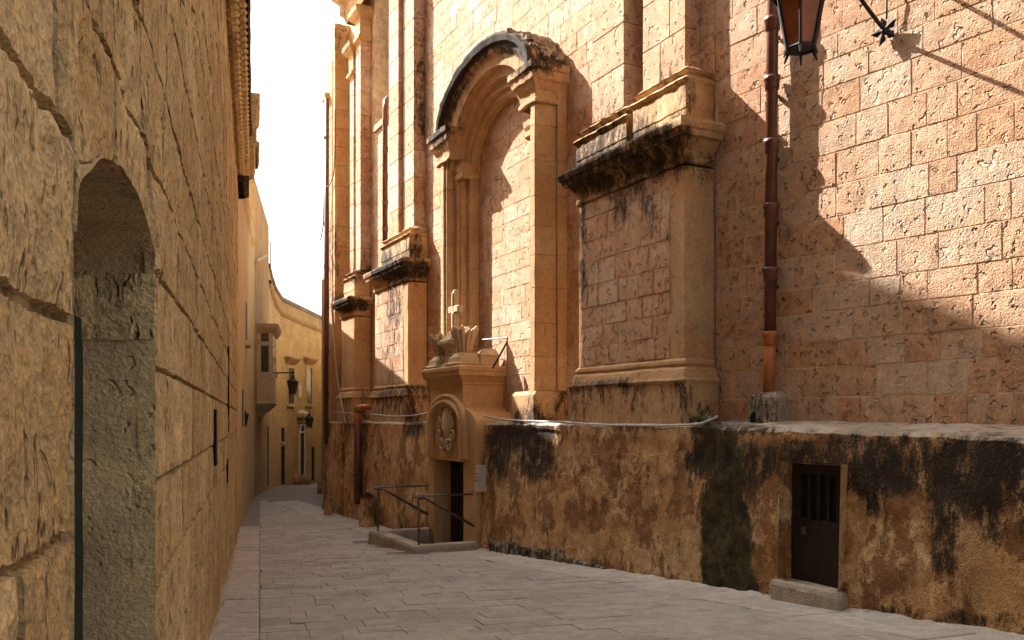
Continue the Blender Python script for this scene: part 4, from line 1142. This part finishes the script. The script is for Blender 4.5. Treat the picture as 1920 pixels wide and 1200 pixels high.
# ================================================================ further houses on the left
def house(name, pts, z1, mat, label, depth=5, cat='house', zb=-3, tops=None):
    """a row of wall segments (x, y) seen from the street, closed at the back"""
    a = V((*pts[0], 0)); b = V((*pts[-1], 0)); e = thing(name, (a.x, a.y, gz(a.x, a.y)), label, cat)
    vs = []; k = len(pts); back = [V((-depth - 2, 0, 0)) + V((p[0], p[1] + (14 if tops else 0), 0)) for p in pts]
    for lv in (0, 1):
        for i, p in enumerate(pts): vs.append((p[0], p[1], zb if not lv else tops[i] if tops else z1))
        for i, p in reversed(list(enumerate(back))): vs.append((p.x, p.y, zb if not lv else tops[i] if tops else z1))
    n = 2 * k; fs = [(i, (i + 1) % n, n + (i + 1) % n, n + i) for i in range(n)] + [tuple(range(n, 2 * n))]
    MB().add(vs, fs).build('wall', M[mat], e)
    return e
def seg(p, q):
    d = V((q[0] - p[0], q[1] - p[1], 0)).normalized(); return Frame(p, d, V((d.y, -d.x, 0)))
A0 = FL.pt(LB_END, -.02, 0).xy
B0 = (-7.32, 25.0)
FARP = [(504, 31.5, 497), (509, 32.4, 520), (516, 33.4, 541), (528, 35.0, 560), (590, 39.3, 590), (612, 41.0, 600)]
FAR = [(at(px, 0, Y).x, Y, EYE + (HY - py) / F * Y) for (px, Y, py) in FARP]
C0 = FAR[0][:2]
h2 = house('cream_house', [tuple(A0), B0], 6.55, 'cream', 'narrow cream plastered house just beyond the old yellow house')
F2 = seg(A0, B0)
def opening(par, fr, px, y0, y1, wid, mat='void', name='window', w=.012, frame=None, hood=False, sill=True):
    u = fr.hit(px, w); p = fr.pt(u, 0, 0); z0 = EYE + (HY - y1) / F * p.y; z1 = EYE + (HY - y0) / F * p.y
    o = MB().box(fr, u - wid / 2, u + wid / 2, -.05, w, z0, z1).build(name, M[mat], par)
    if frame:
        m = MB()
        for (a, b, c, d) in ((u - wid / 2 - .09, u - wid / 2, z0, z1 + .09), (u + wid / 2, u + wid / 2 + .09, z0, z1 + .09), (u - wid / 2, u + wid / 2, z1, z1 + .09)):
            MB().box(fr, a, b, -.02, .05, c, d).build('frame_stone', M[frame], o)
    if sill: MB().box(fr, u - wid / 2 - .1, u + wid / 2 + .1, -.02, .10, z0 - .12, z0 - .003).build('sill', M[frame or 'cream'], o)
    if hood: MB().loft(fr, u - wid / 2 - .16, u + wid / 2 + .16, -.02, .05, [(z1 + .16, 0), (z1 + .22, .04), (z1 + .30, .12), (z1 + .36, .17), (z1 + .42, .18), (z1 + .44, .1)], 4, 2).build('hood', M['far2'], o)
    return u, z0, z1
opening(h2, F2, 463, 570, 640, .6, 'black'); opening(h2, F2, 456, 730, 800, .35, 'black', sill=False)
MB().loft(F2, .3, F2.hit(473, 0), -.4, .0, [(6.2, 0), (6.3, .05), (6.45, .08), (6.55, .08), (6.58, .02)], 10, 1, jit=.01).build('cornice', M['cream'], h2)
# corbelled stone balcony at the roof corner of the old house
q = FL.pt(LB_END - 1.1, 0, 0); zz0, zz1 = EYE + 512 / F * q.y, EYE + 612 / F * q.y; bu0, bu1 = LB_END - 1.15, LB_END + .25
bo_ = MB().loft(FL, bu0, bu1, -.3, .33, [(zz0, .02), (zz0 + .08, .05), (zz0 + .12, .0), (zz1 - .18, .0), (zz1 - .14, .04), (zz1, .06)], 8, 4, c=.01, jit=.01).build('balcony', M['oldwall'], lb_)
for i in range(3):
    a = bu0 + .02 + i * .5
    MB().loft(FL, a, a + .3, -.1, .02, [(zz0 - .52, 0), (zz0 - .48, .06), (zz0 - .36, .08), (zz0 - .31, .15), (zz0 - .20, .18), (zz0 - .15, .26), (zz0 - .004, .29)], 3, 3, c=.01, jit=.006).build('corbel', M['oldwall'], bo_)
for j in range(2):
    z = lerp(zz0 + .2, zz1 - .5, j)
    pts = [FL.pt(bu0 - .012, .16 + .10 * math.cos(i * .5) * (1 - i / 30), z + .13 + .12 * math.sin(i * .5) * (1 - i / 30)) for i in range(22)]
    MB().tube(pts, .02, 5).build('carved_scroll', M['carved'], bo_)
dk = MB().loft(FL, bu0 + .05, bu1, -.1, .10, [(zz0 - .60, 0), (zz0 - .53, .10)], 4, 2, jit=.02); dk.s = [1.1] * len(dk.s); dk.build('dark_band', M['oldwall'], bo_)  # band below the corbels, coloured darker than the rest of the balcony
# small wall lamp of the cream house
wl_ = at(456, 800, 19.5)
wlan = thing('wall_lantern', wl_, 'tiny black lantern on the cream house wall', 'lantern')
lantern_body(at(457, 797, 19.5), .55, wlan, gl='glass'); MB().tube([at(457, 778, 19.5) + V((0, 0, .02)), at(453, 770, 19.9), at(449, 790, 20.3)], .015, 6).build('arm', M['black'], wlan)
weedp = F2.hit(477, .02)
# house with timber balcony
h3 = house('balcony_house', [B0, C0], 8.5, 'far2', 'tan stone house carrying an enclosed timber balcony')
F3 = seg(B0, C0)
opening(h3, F3, 503, 800, 910, .5, 'void', 'door', sill=False)
g0 = .95; gp = F3.pt(g0, 0, 0); gd = .44
gzT = EYE + (HY - 607) / F * gp.y; gzB = EYE + (HY - 757) / F * gp.y; gzC = EYE + (HY - 782) / F * gp.y
gal = MB().loft(F3, g0, g0 + 2.2, -.05, gd, [(gzB, .05), (gzB + .05, .05), (gzB + .07, .0), (gzT - .28, 0)], 2, 2, c=.01)
gal.loft(F3, g0, g0 + 2.2, -.05, gd, [(gzT - .28, 0), (gzT - .22, .05), (gzT - .12, .12), (gzT, .17), (gzT + .01, .1)], 2, 2, c=.01)
gal.loft(F3, g0 + .05, g0 + 2.15, -.05, gd - .35, [(gzC, -.05), (gzC + .15, .06), (gzC + .22, .18), (gzB - .002, .33)], 2, 2, c=.01)
gob = gal.build('timber_balcony', M['wood'], h3)
def fz(py): return EYE + (HY - py) / F * gp.y
for (y0, y1) in ((625, 640), (648, 697)):
    MB().box(F3, g0 - .012, g0 + .01, .12, .34, fz(y1), fz(y0)).build('pane', M['glass'], gob)
    for i in range(3): 
        a = g0 + .15 + i * .68; MB().box(F3, a, a + .5, gd - .01, gd + .012, fz(y1), fz(y0)).build('pane', M['glass'], gob)
MB().box(F3, g0 - .03, g0 + .01, .06, .42, fz(705), fz(703)).box(F3, g0 - .02, g0 + .01, .12, .36, fz(744), fz(715)).build('panel', M['wood'], gob)
MB().box(F3, g0 - .03, g0 + .01, .06, .42, fz(646), fz(644)).build('rail', M['wood'], gob)

MB().tube([F3.pt(F3.hit(484, .1), .06, EYE + (HY - 516) / F * 27.5), F3.pt(F3.hit(497, .1), .14, EYE + (HY - 500) / F * 30)], .045, 6).build('gutter', M['wood'], h3)
# curved far house closing the street
h4 = house('far_house', [p[:2] for p in FAR], 0, 'far', 'long tan house with sweeping parapet closing the far end of the street', tops=[p[2] for p in FAR])
def band(name, mat, off, prof, stain=0.0):
    """a moulding that follows the sweep of the parapet"""
    m = MB(); kk = len(prof)
    for i, p in enumerate(FAR):
        a_ = FAR[max(i - 1, 0)]; b_ = FAR[min(i + 1, len(FAR) - 1)]; d = V((b_[0] - a_[0], b_[1] - a_[1], 0)).normalized(); w_ = V((d.y, -d.x, 0))
        for (o_, z_) in prof: m.add([V((p[0], p[1], p[2] + off + z_)) + w_ * o_], [], .4, stain)
    for i in range(len(FAR) - 1):
        for j in range(kk - 1): m.f.append((i * kk + j, i * kk + j + 1, (i + 1) * kk + j + 1, (i + 1) * kk + j))
    m.build(name, M[mat], h4)
band('string_course', 'far2', -.72, [(-.02, 0), (.03, .02), (.10, .10), (.10, .17), (-.02, .19)])
band('coping', 'ledge', 0, [(-.02, -.10), (.06, -.08), (.06, .06), (-.4, .08)], .55)
F4, F5 = seg(FAR[2][:2], FAR[3][:2]), seg(FAR[3][:2], FAR[4][:2])
opening(h4, F5, 545, 690, 757, .75, 'glass', frame='cream', hood=True); opening(h4, F5, 579, 690, 757, .75, 'glass', frame='cream', hood=True)
opening(h4, F5, 530, 838, 908, .45, 'void', 'door', sill=False); opening(h4, F5, 530, 802, 828, .4, 'void')
opening(h4, F5, 587, 838, 900, .35, 'void', 'door', sill=False); opening(h4, F5, 563, 722, 745, .3, 'white', sill=False)
u, z0, z1 = opening(h4, F5, 566, 812, 902, .55, 'gdoor', 'door', frame='white', sill=False)
dm = MB(); 
for k in range(9):
    t = math.pi * k / 8; dm.tube([F5.pt(u - .30 * math.cos(t), .03, z1 + .4 * math.sin(t)), F5.pt(u - .30 * math.cos(t + .39), .03, z1 + .4 * math.sin(t + .39))], .05, 5) if k < 8 else None
dm.build('door_arch', M['white'], h4)
MB().box(F5, u - .27, u + .27, .0, .02, z1, z1 + .3).build('fanlight', M['void'], h4)
MB().loft(F5, u - .55, u + .55, -.02, .08, [(z1 + .62, 0), (z1 + .7, .08), (z1 + .82, .1), (z1 + .9, .02), (z1 + 1.1, -.25)], 4, 2).build('door_pediment', M['cream'], h4)
for (px, lab) in ((556, 'rounded stone bollard left of the distant white framed door'), (573, 'rounded stone bollard right of the distant white framed door')):
    Y = 36.6; c = at(px, 908, Y); c.z = gz(c.x, c.y)
    o = MB().lathe((c.x, c.y, c.z - .05), [(0, .21), (.25, .23), (.40, .20), (.48, .1), (.50, .02)], 10, jit=.02).build('bollard', M['far2'], org=c, smooth=True); tag(o, lab, 'bollard', 'bollards at the far door')
# bracket lantern in mid street
mY = 31.0; mc = at(549, 738, mY)
ml = thing('street_lantern', at(508, 700, mY), 'black bracket lantern hanging over the street beside the timber balcony', 'lantern')
lantern_body(mc, 1.0, ml, gl='dimglass')
MB().tube([at(507, 700, mY), at(535, 699, mY), at(551, 698, mY)], .025, 6).build('arm', M['black'], ml); MB().tube([at(549, 698, mY), at(549, 716, mY)], .018, 6).build('hanger', M['black'], ml)
MB().tube([at(507, 719, mY), at(516, 712, mY), at(520, 704, mY), at(519, 698, mY)], .02, 6).build('scroll', M['black'], ml)
MB().blob(at(550, 698, mY), .05, .05, .05, n=8, m=5).build('knob', M['black'], ml)
fY = 36.8
fl_ = thing('wall_lantern', at(560, 794, fY), 'distant pale lantern on a bracket beside the white framed door', 'lantern')
lantern_body(at(580, 801, fY), .9, fl_, gl='glass'); MB().tube([at(558, 794, fY), at(580, 794, fY)], .025, 6).build('arm', M['black'], fl_); MB().tube([at(580, 794, fY), at(580, 788, fY)], .02, 6).build('hanger', M['black'], fl_)
# aerial on the roof
an = MB().tube([at(507, 500, 33), at(507, 456, 33)], .02, 5).tube([at(504, 456, 33), at(509, 456, 33)], .015, 5)
tag(an.build('aerial', M['rail'], org=at(507, 500, 33)), 'thin roof aerial standing above the far house', 'aerial')

# buildings beyond the church on the right
e0 = FA.pt(U_END + .1, -.05, 0)
n0 = [(e0.x, e0.y), (at(603, 0, 27.5).x, 27.5), (at(660, 0, 38).x, 38.0), (at(700, 0, 55).x, 55.0)]
eb = thing('corner_house', (n0[0][0], n0[0][1], gz(*n0[0])), 'tan house beyond the church at the street corner', 'house')
vs = []
back = [(p[0] + 6, p[1]) for p in reversed(n0)]
for z in (-3, 6.0):
    for p in n0 + back: vs.append((p[0], p[1], z))
n = 8; MB().add(vs, [(i, (i + 1) % n, n + (i + 1) % n, n + i) for i in range(n)] + [tuple(range(n, 2 * n))]).build('wall', M['far2'], eb)
# wall closing the street at the very end
ce = thing('end_house', (-9, 64, -3), 'tan house at the very end of the street', 'house')
MB().box(Frame((-14, 63), (1, 0), (0, -1)), 0, 16, -6, 0, -5, 5.5).build('wall', M['far'], ce)

flush_pool()
bpy.context.view_layer.update()
